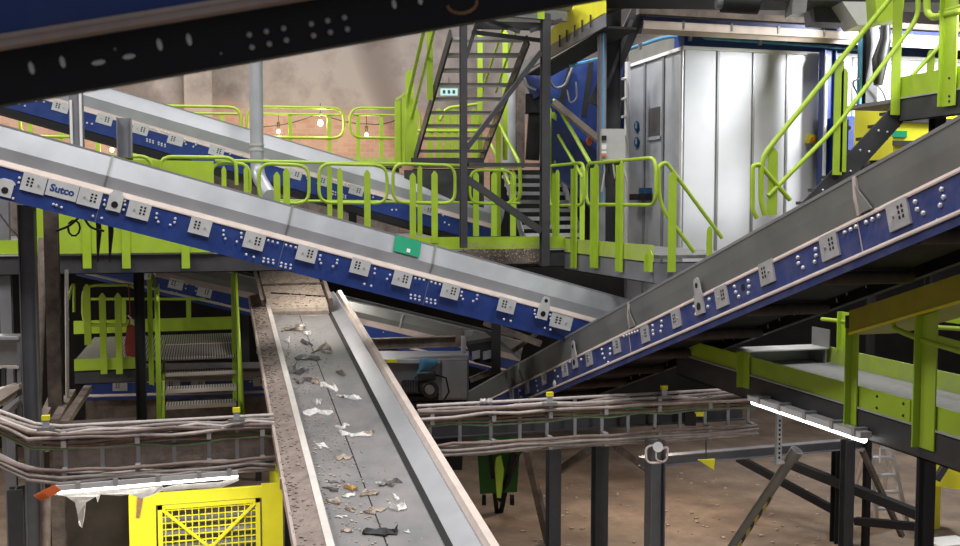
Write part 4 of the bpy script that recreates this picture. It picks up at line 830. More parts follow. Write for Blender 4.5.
c = at(612.5, 145, 12.9); MB().box(c, RIGHT*.30, FWDH*.16, EZ*.40).part('cabinet', M['grey'], eb)
for i, y in enumerate((138, 147, 153)): MB().box(at(604, y, 12.80), RIGHT*.06, FWDH*.02, EZ*.06).part('switch', M['black'] if i == 0 else M['white'], eb)
MB().box(at(604, 155, 12.80), RIGHT*.07, FWDH*.02, EZ*.04).part('sticker', M['orange'], eb)
cb = thing('cable_drop', 'tangle of dark cables hanging below the light grey electrical box', 'cable', at(612, 185, 12.9))
for i in range(7):
    x = 604+i*3; MB().tube([at(x, 158, 12.9), at(x+random.uniform(-2, 2), 170, 12.85), at(x+random.uniform(-6, 6), 180+random.uniform(-8, 12), 12.9)], .012, 6).part('cable', M['cblack'] if i % 3 else M['cpink'], cb)
hb = thing('blue_hopper', 'big blue sheet-metal hopper machine left of the silver room with dark ribs', 'machine', at(570, 240, 16.5))
hp = lambda x, y, d=16.5: at(x, y, d)
MB().prism([hp(547, 62), hp(598, 58), hp(598, 172), hp(566, 172), hp(552, 110), hp(540, 78)], FWDH*1.5).part('body', M['blue'], hb)
MB().prism([hp(552, 118, 16.2), hp(598, 152, 16.2), hp(598, 215, 16.2), hp(552, 170, 16.2)], FWDH*.25).part('lower_chute', M['bluedusty'], hb)
MB().beam(hp(553, 102, 16.0), hp(600, 141, 16.0), .3, .09).part('flange', M['pinkdark'], hb)
for x0, y0, x1, y1 in ((591, 62, 584, 117), (571, 64, 560, 105)): MB().beam(hp(x0, y0, 16.4), hp(x1, y1, 16.4), .08, .08).part('rib', M['black'], hb)
MB().tube(rounded([hp(547, 75, 16.1), hp(555, 89, 16.1), hp(565, 86, 16.1), hp(573, 66, 16.1)], .3, 5, False), .022, 8).part('hose', M['steelgrey'], hb)
MB().tube(rounded([hp(567, 90, 16.2), hp(570, 104, 16.2), hp(577, 99, 16.2), hp(576, 82, 16.2)], .25, 5, False), .014, 8).part('hose', M['steelgrey'], hb)
MB().ball(hp(589, 141, 16.15), .05, 8, 6, (1, .3, 1.6)).part('warm_marker', M['orange'], hb)
b3 = thing('blue_hopper', 'blue panel machine between the brown column and the silver room', 'machine', at(617, 150, 16.8))
MB().prism([hp(612, 62, 17.2), hp(626, 62, 17.2), hp(626, 150, 17.2), hp(612, 150, 17.2)], FWDH*.6).part('panel', M['blue'], b3); MB().beam(hp(626, 70, 17.0), hp(614, 148, 17.0), .1, .1).part('rib', M['black'], b3)
mo = thing('motor', 'pale blue-grey drive motor left of the blue hopper, behind the dark column', 'motor', at(533, 105, 16.2))
MB().cyl(hp(529, 74, 16.2), hp(540, 96, 16.2), .13, 12).part('motor_body', M['bluedusty'], mo); MB().tube([hp(524, 78, 16), hp(528, 86, 16), hp(536, 90, 16)], .02).part('cable', M['galv'], mo); MB().box(hp(534, 104, 16.3), RIGHT*.28, FWDH*.3, EZ*.3).part('gearbox', M['black'], mo)
MB().beam(hp(536, 104, 16.3), hp(532, 160, 16.3), .2, .22).part('pedestal', M['black'], mo)
vp = thing('steel_column', 'pale grey ducted column behind the upper stair brace', 'column', at(512, 165, 18)); a = at(511, 168, 18); MB().cyl(a, V((a.x, a.y, at(511, 70, 18).z)), .16, 14).part('duct', M['galv'], vp); a = at(520, 168, 17.8); MB().hbeam(a, V((a.x, a.y, at(520, 60, 17.8).z)), .13, .13, EX).part('shaft', M['steelbrown'], vp)
# yellow-sided conveyor overhead
XY = 4.95; v_ = lambda x, y: PX(x, y, XY)
yc = thing('overhead_conveyor', 'bright yellow sided conveyor overhead at top centre, with a grey ribbed lower web', 'conveyor', v_(570, 40))
MB().prism([v_(541, 42), v_(602, 1), v_(602, 14), v_(541, 53)][:4], EX*.02).part('side_sheet', M['yellow'], yc) if 0 else None
MB().prism([v_(546, 36), v_(560, 20), v_(582, -6), v_(604, -14), v_(604, 14), v_(546, 48)], EX*.03).part('side_sheet', M['yellow'], yc)
MB().prism([v_(520, 62), v_(546, 48), v_(604, 13), v_(604, 27), v_(520, 74)], EX*.03).part('lower_web', M['steelgrey'], yc)
for x, y in ((561, 41), (568, 36), (576, 31), (583.5, 26), (592, 21)): MB().beam(v_(x, y-6)-EX*.02, v_(x, y+6)-EX*.02, .02, .02, EX).part('rib', M['steel'], yc)
MB().prism([v_(525, 75)+EX*.05, v_(604, 28)+EX*.05, v_(604, 28)+EX*.45, v_(525, 75)+EX*.45], EZ*.03).part('underside', M['black'], yc)
# --- downpipe in front of the back wall
dpz = thing('downpipe', 'pale grey vertical downpipe with an elbow at its foot, left of centre', 'pipe', at(257, 192, 14.9))
a = at(257.3, 175, 14.9); MB().tube(rounded([V((a.x, a.y, at(257, 40, 14.9).z)), a, at(270, 196, 14.3)], .2, 5, False), .10, 14).part('pipe', M['galv'], dpz)
for y in (146, 151, 177): q = at(257.3, y, 14.9); MB().cyl(V((a.x, a.y, q.z)), V((a.x, a.y, q.z+.03)), .112, 14).part('collar', M['alu'], dpz)
# bulbs
for i, (x, y, lb) in enumerate(((320.5, 123, 'bright warm bulb hanging on the brick wall right of the downpipe'), (278.5, 131.5, 'small warm bulb just right of the downpipe'), (366.5, 135, 'small warm bulb near the foot of the upper stair'), (34.5, 117.5, 'warm bulb glowing under the back conveyor at far left'), (112, 150, 'warm bulb just above the long conveyor near its left end'))):
    c = PY(x, y, 21.9); b = thing('hanging_bulb', lb, 'lamp', c-EZ*.08, 'string bulbs on the back wall')
    MB().ball(c, .055 if i in (0, 3) else .035, 10, 6, (1, 1, 1.3)).part('bulb', M['bulb'], b); MB().cyl(c+EZ*.08, c+EZ*.2, .03).part('socket', M['black'], b); MB().cyl(c+EZ*.2, c+EZ*.42, .008, 6).part('wire', M['cblack'], b)
    l = bpy.data.lights.new('bulb_light', 'POINT'); l.energy = 38 if i in (0, 3) else 20; l.color = (1, .66, .30); l.shadow_soft_size = .08
    o = bpy.data.objects.new('bulb_light', l); COL.objects.link(o); o.location = c - EY*.2
sw = MB()
for x0, y0, x1, y1 in ((262, 127, 320, 113), (320, 113, 367, 124), (367, 124, 400, 118)):
    pts = [PY(x0+(x1-x0)*t, y0+(y1-y0)*t+3*math.sin(math.pi*t), 21.95) for t in (0, .25, .5, .75, 1)]; sw.tube(pts, .012, 6)
solo('light_string', sw, M['cblack'], 'black wire slung between the bulbs on the brick wall', 'cable')
# posts rising behind the long conveyor at left
p1_ = thing('steel_column', 'grey column with white conduits rising behind the long conveyor at left', 'column', at(78, 150, 12.0))
a = at(77.5, 152, 12.0); MB().hbeam(a, V((a.x, a.y, at(78, 85, 12).z)), .15, .15, EX).part('shaft', M['steelgrey'], p1_)
for dx in (-5.5, 4): q = at(77.5+dx, 152, 11.9); MB().cyl(q, V((q.x, q.y, at(78, 100 if dx < 0 else 84, 11.9).z)), .016).part('conduit', M['white'], p1_)
p2_ = thing('steel_column', 'short speckled grey column end sticking up behind the long conveyor', 'column', at(125, 155, 12.2))
a = at(125, 157, 12.2); MB().hbeam(a, V((a.x, a.y, at(125, 118, 12.2).z)), .19, .17, EY).part('shaft', M['steelgrey'], p2_)
# ------------------------------------------------------------------ cable ladders and cables
YT = PY(415, 430, 10.25).y if 0 else 10.25
t_ = lambda x, y: PY(x, y, YT)
zt0 = t_(150, 421.5).z; zb0 = t_(150, 477).z
def lpath(z, dy, jit=.0, seed=0, x1=274):
    rd = random.Random(seed); k = V((t_(45, 430).x, YT, z)); e = PZ(-25, 402, zt0) - t_(45, 430); e.z = 0
    pts = [k+e*1.05, k+e*.7, k+e*.35, k+e*.12]; pts = [p-V((.7, .7, 0))*0+V((-dy*.45, -dy, 0)) for p in pts]
    xe = t_(x1, 450).x; n = 9
    pts += [V((k.x+(xe-k.x)*(i+.6)/(n-.4), YT-dy, z)) for i in range(n)]
    return [p+EZ*rd.uniform(-jit, jit)-EY*rd.uniform(0, jit) for p in pts]
def rpath(z, dy, jit=0., seed=0, x0=417, x1=752):
    rd = random.Random(seed); a, b = t_(x0, 430).x, t_(x1, 410).x; n = 12
    return [V((a+(b-a)*i/(n-1), YT-dy, z))+EZ*rd.uniform(-jit, jit)-EY*rd.uniform(0, jit) for i in range(n)]
zt1 = t_(560, 398.5).z; zb1 = t_(560, 447.5).z
for side in (0, 1):
    pth = rpath if side else lpath; zt, zb = (zt1, zb1) if side else (zt0, zb0)
    ct = thing('cable_ladder', 'right cable ladder crossing in front of the big conveyor foot, full of dusty cables' if side else 'left cable ladder bending back at the left edge, full of dusty cables', 'cable tray', pth(zb, 0)[6])
    MB().tube(pth(zt, 0), .018).part('top_rail', M['cpink'], ct); MB().tube(pth(zb, 0), .016).part('bottom_rail', M['galvdark'], ct)
    xs_ = [430, 460, 491, 520, 547, 575, 602, 628, 655, 680, 705, 728, 748] if side else [65, 102, 138, 174, 209, 237, 262]
    for i, x in enumerate(xs_):
        q = t_(x, 440); MB().bx((q.x-.018, YT+.0, zb), (q.x+.018, YT+.02, zt)).part('rung', M['galv'], ct)
        if i % 2 == 0:
            for z in (zt-.07, zt-.15, zb+.05, zb+.13): MB().bx((q.x-.022, YT-.125, z-.035), (q.x+.022, YT-.02, z+.03)).part('cable_clamp', M['platedull'], ct)
    if side == 0:
        for x in (5, 28): 
            e = PZ(-25, 402, zt0) - t_(45, 430); k = t_(45, 430)+e*((45-x)/70); MB().bx((k.x-.018, k.y, zb), (k.x+.018, k.y+.02, zt)).part('rung', M['galvdark'], ct)
    specs = []
    for i in range(8): specs.append((zt-.04-.012*i, .03+.04*(i % 3), .019, ['cgrey', 'cpink', 'cbrown', 'cgrey', 'cbrown', 'cpink', 'cgrey', 'cbrown'][i], 'upper'))
    for i in range(6): specs.append((zt-.155-.012*i, .03+.03*(i % 2), .0105, ['cgreen', 'corange', 'cgreen', 'cgrey', 'cbrown', 'cgreen'][i], 'middle'))
    for i in range(9): specs.append((zb+.02+.014*i, .03+.045*(i % 3), .019, ['cgrey', 'cpink', 'cgrey', 'cbrown', 'cpink', 'cgrey', 'cpink', 'cgrey', 'cbrown'][i], 'lower'))
    cn = dict(cgrey='grey-brown', cpink='pale dusty', cbrown='reddish brown', cgreen='thin green', corange='thin orange')
    for i, (z, dy, r, mt, where) in enumerate(specs):
        solo('cable', MB().tube(pth(z, dy, .022, 50*side+i), r, 6), M[mt], f'{cn[mt]} cable in the {where} bundle of the {"right" if side else "left"} cable ladder', 'cable', f'{cn[mt]} {where} cables of the {"right" if side else "left"} ladder')
a, b = t_(-5, 447), t_(276, 447)
solo('backing_girder', MB().hbeam(V((t_(50, 456).x, YT+.2, (zt0+zb0)/2-.05)), V((b.x, YT+.2, (zt0+zb0)/2-.05)), .14, .36, EY), M['brown'], 'dusty brown girder behind the left cable ladder', 'girder')
rg_ = MB().hbeam(V((t_(420, 430).x, YT+.22, (zt1+zb1)/2+.02)), V((t_(752, 430).x, YT+.22, (zt1+zb1)/2+.02)), .14, .30, EY)
solo('backing_girder', rg_, M['steel'], 'dark girder behind the right cable ladder', 'girder')
for i, (x, y, lb) in enumerate(((48.5, 424, 'at the bend of the left cable ladder'), (236, 416, 'on the left cable ladder beside the centre conveyor'), (545, 400, 'on the right cable ladder below the foot of the big conveyor'), (658, 393, 'on the right cable ladder at its middle'))):
    q = t_(x, y); y = thing('support_bracket', 'small yellow-capped bracket ' + lb, 'bracket', V((q.x, YT-.15, q.z)))
    MB().bx((q.x-.03, YT-.17, q.z-.02), (q.x+.03, YT-.14, q.z+.10)).part('strut', M['galv'], y); MB().bx((q.x-.036, YT-.176, q.z+.07), (q.x+.036, YT-.134, q.z+.115)).part('cap', M['yellow'], y); MB().bx((q.x-.08, YT-.18, q.z-.03), (q.x+.08, YT-.13, q.z)).part('foot', M['galvdark'], y)
q = t_(485, 403.5); solo('scrap', scrap(q+EZ*.02-EY*.02, .13, .07, .2, .04, 77), M['scrapw'], 'white paper scrap perched on the top rail of the right cable ladder', 'scrap')
# lamps
def tube_lamp(p, q, label, down, out):
    t = thing('tube_lamp', label, 'lamp', p.lerp(q, .5)-EZ*.1); u = (q-p).normalized()
    MB().beam(p+EZ*.04, q+EZ*.04, .10, .05).part('housing', M['clear'], t); MB().tube([p, p+u*.02, q-u*.02, q], [.012, .026, .026, .012], 10).part('lit_tube', M['lampwhite'], t)
    for f in (.12, .32, .55, .78, .95): c = p.lerp(q, f)+EZ*.05; MB().box(c, u*.04, out*.12, EZ*.07).part('clip', M['platedull'], t)
YL0 = YT-.12
lp0, lp1 = PY(56, 491.5, YL0), PY(238, 475.5, YL0)
tube_lamp(lp0, lp1, 'lit fluorescent tube under the left cable ladder above the yellow cage', -EZ, EY)
q0, q1 = PX(752, 401.5, XA-.10), PX(866, 440.5, XA-.10)
tube_lamp(q0, q1, 'lit fluorescent tube along the underside of the right walkway beam', -EZ, EX)
for p, q, pw in ((lp0, lp1, 30), (q0, q1, 42)):
    l = bpy.data.lights.new('tube_light', 'AREA'); l.shape = 'RECTANGLE'; l.size = (q-p).length; l.size_y = .08; l.energy = pw; l.color = (1, .93, .85)
    o = bpy.data.objects.new('tube_light', l); COL.objects.link(o); o.location = p.lerp(q, .5)-EZ*.07+(EY*.27 if p is lp0 else V((0, 0, 0)))
    u = (q-p).normalized(); z = EZ; yv = z.cross(u); o.matrix_world = Matrix.Translation(o.location) @ Matrix((u, yv, u.cross(yv))).transposed().to_4x4()
# torn plastic
Yp = YT-.06; out = crop(0, 409, [(215, 322), (215, 342), (262, 350), (298, 375), (310, 420), (316, 462), (327, 476), (336, 430), (342, 372), (383, 347), (390, 372), (400, 342), (480, 348), (522, 338), (560, 356), (600, 344), (655, 322), (640, 302)])
solo('torn_plastic', MB().prism([PY(x, y, Yp)+EY*.02*math.sin(x*.7) for x, y in out], EY*.012), M['plastic'], 'torn white plastic film hanging in drips below the left fluorescent tube', 'plastic film')
out = crop(0, 409, [(640, 318), (700, 302), (760, 300), (800, 296), (880, 292), (950, 262), (950, 285), (880, 315), (760, 318), (650, 330)])
solo('torn_plastic', MB().prism([PY(x, y, Yp-.03) for x, y in out], EY*.012), M['plastic'], 'crumpled pale film lying along the top bar of the yellow cage', 'plastic film')
tg = MB()
for i in range(3): tg.prism([PY(x+i*4, y-i*2, Yp-.1-.02*i) for x, y in crop(0, 409, [(132, 345), (185, 318), (212, 342), (165, 368)])], EY*.01)
solo('orange_tag', tg, M['orange'], 'orange ribbon tag tied at the left end of the fluorescent tube', 'tag')
# ------------------------------------------------------------------ yellow cage
YC = 11.45; c_ = lambda x, y: PY(x, y, YC); fl = lambda p, z=0: V((p.x, p.y, z))
yg_ = thing('safety_cage', 'bright yellow mesh cage under the left cable ladder', 'cage', fl(c_(205, 540)))
xa, xi, xj, xb = c_(129, 520).x, c_(156, 520).x, c_(262, 520).x, c_(283, 530).x; zt = c_(150, 494.5).z; zi = c_(200, 502).z
MB().bx((xa, YC, 0), (xi, YC+.06, zt)).part('post', M['yellow'], yg_); MB().bx((xj, YC, 0), (xb, YC+.06, zt+.02)).part('post', M['yellow'], yg_)
MB().bx((xi, YC, zi), (xj, YC+.06, zt)).part('top_bar', M['yellow'], yg_)
MB().bx((xi+.02, YC-.02, zi-.05), (xj-.02, YC+.03, zi-.012)).part('door_frame', M['yellow'], yg_); MB().bx((xi+.02, YC-.02, 0.05), (xi+.07, YC+.03, zi-.012)).part('door_frame', M['yellow'], yg_); MB().bx((xj-.07, YC-.02, 0.05), (xj-.02, YC+.03, zi-.012)).part('door_frame', M['yellow'], yg_); MB().bx((xi+.02, YC-.02, .05), (xj-.02, YC+.03, .1)).part('door_frame', M['yellow'], yg_)
ms = MB(); x = xi+.1
while x < xj-.07: ms.beam(V((x, YC+.01, .1)), V((x, YC+.01, zi-.05)), .012, .012, EY); x += .0715
z = .12
while z < zi-.05: ms.beam(V((xi+.07, YC+.015, z)), V((xj-.07, YC+.015, z)), .012, .012); z += .0715
ms.part('wire_mesh', M['yellow'], yg_)
xm = (xi+xj)/2; zm = zi-.05-(xm-xi-.07)*.95
for s in (-1, 1): MB().beam(V((xm, YC-.01, zm)), V((xm+s*(xj-xi-.14)/2, YC-.01, zi-.05)), .03, .03, EY).part('brace', M['yellow'], yg_); MB().beam(V((xm, YC-.01, zm)), V((xm+s*(xj-xi-.14)/2, YC-.01, 2*zm-zi+.05)), .03, .03, EY).part('brace', M['yellow'], yg_)
MB().bx((xb-.05, YC+.06, 0), (xb, YC+1.6, zt)).part('side_panel', M['yellow'], yg_); MB().bx((xa, YC+.06, 0), (xa+.05, YC+1.6, zt)).part('side_panel', M['yellow'], yg_)
for i in range(5):
    z = zi-.18-.16*i; solo('pipe', MB().cyl(V((xi+.05, YC+.5, z)), V((xj-.05, YC+.5, z)), .055, 12), M['steelgrey'], f'{["topmost", "second", "third", "fourth", "lowest"][i]} grey horizontal pipe behind the yellow cage mesh', 'pipe', 'pipes in the yellow cage')
solo('rusty_strap', MB().prism([PY(x, y, YC-.03) for x, y in ((137.5, 496), (143.5, 496.5), (139.5, 518), (136, 517.5))], EY*.012), M['rust'], 'short rusty strap hanging at the left post of the yellow cage', 'strap')
# lower left masses
solo('concrete_pier', MB().bx((c_(26, 520).x, YC+1.35, 0), (xa-.06, YC+3.2, c_(80, 478).z)), M['darkconc'], 'dark dusty concrete pier left of the yellow cage', 'pier')
pv = lambda x, y, d: at(x, y, d)
def post_floor(x, ytop, d, w, mt, label, h=None, side=EX, name='steel_column'):
    a = at(x, ytop, d); return solo(name, MB().hbeam(V((a.x, a.y, 0)), a, w, h or w, side), M[mt], label, 'column')
post_floor(26.5, 205, 10.75, .165, 'steelmid', 'grey H-column at far left, from the long conveyor down to the left cable ladder', .165, EY)
post_floor(50.5, 200, 11.6, .15, 'steelbrown', 'dusty dark brown column right of the grey H-column at far left')
post_floor(3, 190, 12.4, .13, 'steelgrey', 'grey column cut by the left edge of the picture below the long conveyor')
post_floor(138.5, 262, 13.2, .12, 'black', 'black column between the lower left platform and the lower stair', .13, EY)
post_floor(16, 488, 9.6, .14, 'steel', 'dark column below the bend of the left cable ladder')
solo('pipe', MB().tube([at(66.5, 270, 11.9), at(67.5, 404, 11.9)], .022), M['alu'], 'thin pale vertical pipe between the dark brown column and the lower left platform', 'pipe')
solo('pipe', MB().tube([at(46, 495, 10.1), at(44, 640, 10.1)], .05), M['steelbrown'], 'brown pipe going down below the orange tag', 'pipe')
solo('pipe', MB().tube([at(43, 238, 12.3), at(37, 420, 12.0)], .055), M['brown'], 'dust-caked slanted pipe between the grey and the brown column at left', 'pipe')
for i, (p, q) in enumerate((((40, 425), (57, 389)), ((55, 422), (72, 392)), ((64, 424), (88, 388)))):
    solo('rail_bar', MB().beam(at(*p, 11.0), at(*q, 12.3), .09, .07), M['brown'], ['leftmost', 'middle', 'rightmost'][i] + ' of three dusty brown bars slanting up behind the left cable ladder', 'bar')
for i, (p, q) in enumerate((((0, 213), (21, 240)),)):
    solo('cable', MB().tube([at(p[0]-5, p[1]-5, 10.9), at(10, 228, 10.9), at(q[0], q[1], 10.9), at(24, 262, 10.95)], .012), M['cpink'], 'pale cable sagging to the grey H-column at far left', 'cable')
lc = thing('cable_loop', 'black looped cables hanging in front of the lime guard panel under the long conveyor', 'cable', at(80, 240, 11.4))
MB().tube(rounded([at(56, 231, 11.3), at(70, 226, 11.4), at(82, 214, 11.4), at(90, 228, 11.4), at(104, 231, 11.4)], .3, 4, False), .014).part('cable', M['cblack'], lc)
MB().tube([at(74+6*math.cos(a), 228+8*math.sin(a), 11.4) for a in [i*.63 for i in range(10)]], .012, 6, True).part('coil', M['cblack'], lc)
for x in (98, 110): MB().tube([at(x, 215, 11.5), at(x+1, 232, 11.5), at(x-.5, 262, 11.5)], [.03, .03, .008]).part('drip_end', M['cblack'], lc)
ch = thing('steel_chute', 'grey sheet steel chute with a pale ramp at the far left edge', 'chute', at(8, 420, 11.2))
MB().prism([at(-25, 338, 11.2), at(19, 338, 11.2), at(19, 366, 11.2), at(-25, 366, 11.2)], FWDH*.4).part('panel', M['galvdark'], ch); MB().beam(at(-25, 367, 11.15), at(20, 367, 11.15), .06, .03).part('edge_bar', M['pink'], ch); MB().beam(at(-25, 338, 11.15), at(20, 338, 11.15), .06, .03).part('edge_bar', M['galv'], ch)
MB().prism([at(-25, 396, 11), at(19, 384, 11), at(19, 388.5, 11), at(-25, 418, 11)], FWDH*.5).part('ramp', M['pink'], ch); MB().prism([at(-25, 428, 11), at(19, 396, 11), at(19, 400, 11), at(-25, 440, 11)], FWDH*.3).part('lower_ramp', M['galv'], ch); MB().beam(at(4, 368, 11.1), at(4, 386, 11.1), .04, .04).part('leg', M['steel'], ch)
MB().beam(at(19.5, 336, 11.15), at(19.5, 425, 11.15), .03, .04).part('leg', M['steelgrey'], ch)
# legs of the conveyors
for i, (cv, t, a_) in enumerate(((c5, .36, -.5), (c4, .25, -.5), (c4, .7, -.5))):
    p = cv.P(cv.L*t, a_, -cv.web-.02); b = ZM if cv in (c4,) and p.y > YM else 0
    if b > p.z: b = 0
    MB().hbeam(V((p.x, p.y, b)), p, .12, .12, EX).part('support_leg', M['steel'], cv.root)
for t in (1.2, 6.0):
    for a_ in (.15, 1.05):
        p = Q(t, a_, -.24); MB().hbeam(V((p.x, p.y, 0)), p, .1, .1, EX).part('support_leg', M['steel'], r3)
# ------------------------------------------------------------------ machinery in the middle distance
mb_ = thing('machine_housing', 'grey sheet steel housing behind the centre conveyor, with a blue rag over its edge', 'machine', at(425, 400, 13.8))
k = 13.8
MB().prism([at(372, 360, k), at(468, 360, k), at(468, 400, k), at(372, 400, k)], FWDH*.9).part('body', M['steelgrey'], mb_)
MB().beam(at(372, 361, k-.05), at(440, 361, k-.05), .06, .05).part('edge_channel', M['galv'], mb_); MB().prism([at(442, 361, k-.02), at(467, 361, k-.02), at(467, 398, k-.02), at(442, 398, k-.02)], FWDH*.02).part('door', M['bluegrey'], mb_)
MB().prism([at(386, 362.5, k-.1), at(397, 362.5, k-.1), at(397, 359.5, k-.1), at(386, 359.5, k-.1)], FWDH*.02).part('yellow_sticker', M['yellow'], mb_)
MB().prism([at(462, 402, k), at(372, 402, k), at(372, 470, k), at(462, 470, k)], FWDH*.8).part('base', M['black'], mb_)
gm = thing('gear_motor', 'dusty gear motor with a round flange before the grey machine housing', 'motor', at(425, 400, 13.3))
MB().cyl(at(424, 386, 13.45), at(431, 390, 13.1), .11, 16).part('gearbox', M['steel'], gm); MB().cyl(at(429, 389, 13.1), at(430, 390, 13.0), .06, 14).part('shaft_flange', M['platedull'], gm)
MB().cyl(at(402, 388, 13.4), at(418, 387, 13.4), .10, 14).part('motor_body', M['steelgrey'], gm); MB().box(at(427, 376, 13.3), RIGHT*.24, FWDH*.2, EZ*.09).part('terminal_box', M['steel'], gm); MB().box(at(420, 397, 13.4), RIGHT*.5, FWDH*.25, EZ*.06).part('base_plate', M['black'], gm)
for i in range(6): x = 403+2.6*i; MB().cyl(at(x, 388, 13.4), at(x+.8, 388, 13.4), .115, 14).part('cooling_fin', M['steel'], gm)
MB().tube([at(436, 375, 13.3), at(446, 378, 13.2), at(449, 392, 13.2), at(443, 402, 13.2)], .012).part('cable', M['cblack'], gm)
rg2 = MB(); rd = random.Random(5); ring = []
for px_, py_, w_ in ((429, 358.5, 9), (428, 363, 9), (425, 368, 6), (421, 372, 3.5), (417, 376, 3), (414, 379, 2)):
    ring.append([at(px_-w_, py_+rd.uniform(-1, 1), 13.72), at(px_-w_*.3, py_-.5, 13.60), at(px_+w_*.4, py_+.5, 13.64), at(px_+w_, py_+rd.uniform(-1, 1), 13.72)])
vs = [p for r in ring for p in r]; fs = [(i*4+j, i*4+j+1, i*4+j+5, i*4+j+4) for i in range(5) for j in range(3)]; n_ = len(vs); vs2 = vs+[p+FWDH*.03 for p in vs]
fs2 = fs+[tuple(i+n_ for i in reversed(f)) for f in fs]+[(i*4, i*4+4, i*4+4+n_, i*4+n_) for i in range(5)]+[(i*4+3, i*4+3+n_, i*4+7+n_, i*4+7) for i in range(5)]+[(j, j+n_, j+1+n_, j+1) for j in range(3)]+[(20+j, 21+j, 21+j+n_, 20+j+n_) for j in range(3)]
solo('rag', rg2.add(vs2, fs2, True), M['ragblue'], 'blue rag draped over the edge of the grey machine housing', 'rag')
solo('cross_beam', MB().hbeam(at(366, 344, 13.6), at(460, 341, 14.0), .12, .15, EY), M['steelbrown'], 'dark I-beam running between the centre conveyor and the roller bracket', 'beam')
rbk = thing('roller_bracket', 'bracket with a pale roller end at the tip of the dark I-beam', 'bracket', at(463, 350, 13.8)); MB().box(at(460, 338, 13.8), RIGHT*.12, FWDH*.1, EZ*.20).part('plate', M['steelbrown'], rbk); MB().cyl(at(463.5, 336, 13.7), at(463.5, 354, 13.7), .035, 10).part('roller_end', M['platedull'], rbk); MB().box(at(469, 333, 13.8), RIGHT*.1, FWDH*.1, EZ*.07).part('arm', M['steelgrey'], rbk)
for i, (p, q, w, mt, lb) in enumerate([((496, 300), (496, 372), .13, 'black', 'black upright below the right end of the long conveyor'), ((484, 322), (541, 344), .09, 'steelbrown', 'brown strut sloping right under the end of the long conveyor'), ((512, 352), (540, 331), .06, 'steelbrown', 'thin brown strut crossing the sloping one under the long conveyor end'), ((470, 380), (500, 368), .08, 'steelbrown', 'short brown strut beside the grey machine housing'), ((485, 330), (520, 358), .05, 'steelgrey', 'thin grey strut in the dark behind the black upright')]):
    solo('strut', MB().beam(at(*p, 14.2+.2*i), at(*q, 14.2+.2*i), w, w), M[mt], lb, 'strut')
dm = thing('drive_unit', 'dark drive unit with two pale plates in the shadow below the long conveyor end', 'machine', at(480, 372, 14.6)); MB().prism([at(466, 345, 14.6), at(496, 340, 14.6), at(496, 368, 14.6), at(474, 362, 14.6)], FWDH*.4).part('body', M['black'], dm)
for x in (476, 487): MB().prism([at(x-4, 352, 14.55), at(x+4, 350, 14.55), at(x+4, 358, 14.55), at(x-4, 360, 14.55)], FWDH*.03).part('bearing_plate', M['steelgrey'], dm)
# added dark sheet, painted shade below the platform at the back of the hall
struct('wall_lower_shade', MB().bx((-10, 20.9, 0), (23.9, 21.1, ZM-.3)), M['darkwall'])
# ------------------------------------------------------------------ lower right: columns, braces, ladder
post_floor(655.5, 440, 10.75, .17, 'steelmid', 'blue-grey column under the middle of the right cable ladder, nearest of three', .17, EY)
post_floor(600, 442, 12.3, .165, 'steel', 'middle dark column of three under the right cable ladder')
post_floor(553.5, 444, 12.5, .155, 'steel', 'leftmost dark column of three under the right cable ladder')
post_floor(848, 440, 12.6, .13, 'steel', 'dark column below the end of the right walkway lamp'); post_floor(838, 440, 13.6, .12, 'black', 'black column just left of the one below the walkway lamp')
post_floor(924.5, 452, 11.8, .12, 'steel', 'dark column under the right walkway near the right edge')
jb = thing('junction_box', 'round grey junction box with looped pale cables on the nearest column', 'box', at(657, 452, 10.4))
MB().cyl(at(658, 447, 10.5), at(658, 447, 10.38), .055, 14).part('box', M['plate'], jb)
MB().tube(rounded([at(660, 450, 10.42), at(668, 446, 10.42), at(667, 462, 10.42), at(646, 463.5, 10.42), at(646, 447, 10.42), at(655, 445, 10.42)], .09, 4, False), .013).part('cable', M['cpink'], jb)
MB().tube(rounded([at(656, 452, 10.4), at(656, 460, 10.4), at(663, 462, 10.4)], .06, 4, False), .010).part('cable', M['cpink'], jb)
solo('cross_beam', MB().hbeam(PY(640, 462, 11.6), PY(866, 442.5, 11.6), .12, .13, EY), M['steelgrey'], 'long grey I-beam at lower right running under the walkway lamp', 'beam')
sst = thing('channel_strut', 'slotted galvanised channel hanging from the right cable ladder to the grey I-beam', 'strut', at(778, 462, 10.6)); a = at(778, 462, 10.6)
MB().bx((a.x-.03, a.y-.02, a.z), (a.x+.03, a.y+.02, at(778, 414, 10.6).z)).part('channel', M['galv'], sst); MB().bx((a.x-.05, a.y-.05, a.z-.01), (a.x+.05, a.y+.05, a.z+.01)).part('base', M['galv'], sst)
for i in range(9): MB().bx((a.x-.01, a.y-.024, a.z+.04+.05*i), (a.x+.01, a.y-.018, a.z+.065+.05*i)).part('slot', M['hole'], sst)
hz = thing('hazard_strut', 'slanted grey tube with yellow and black hazard tape at lower right', 'strut', PZ(716, 572, 0)); p, q = PZ(716, 572, 0), at(797, 450, 11.7)
MB().cyl(p, q, .062, 14).part('tube', M['galvdark'], hz); uh = (q-p).normalized(); nh = RIGHT*.75-FWDH; nh = (nh-uh*nh.dot(uh)).normalized(); MB().beam(p.lerp(q, .08)+nh*.061, p.lerp(q, .66)+nh*.061, .06, .012, nh).part('tape', M['hazard'], hz); MB().cyl(p.lerp(q, .93), q, .075, 14).part('collar', M['galvdark'], hz)
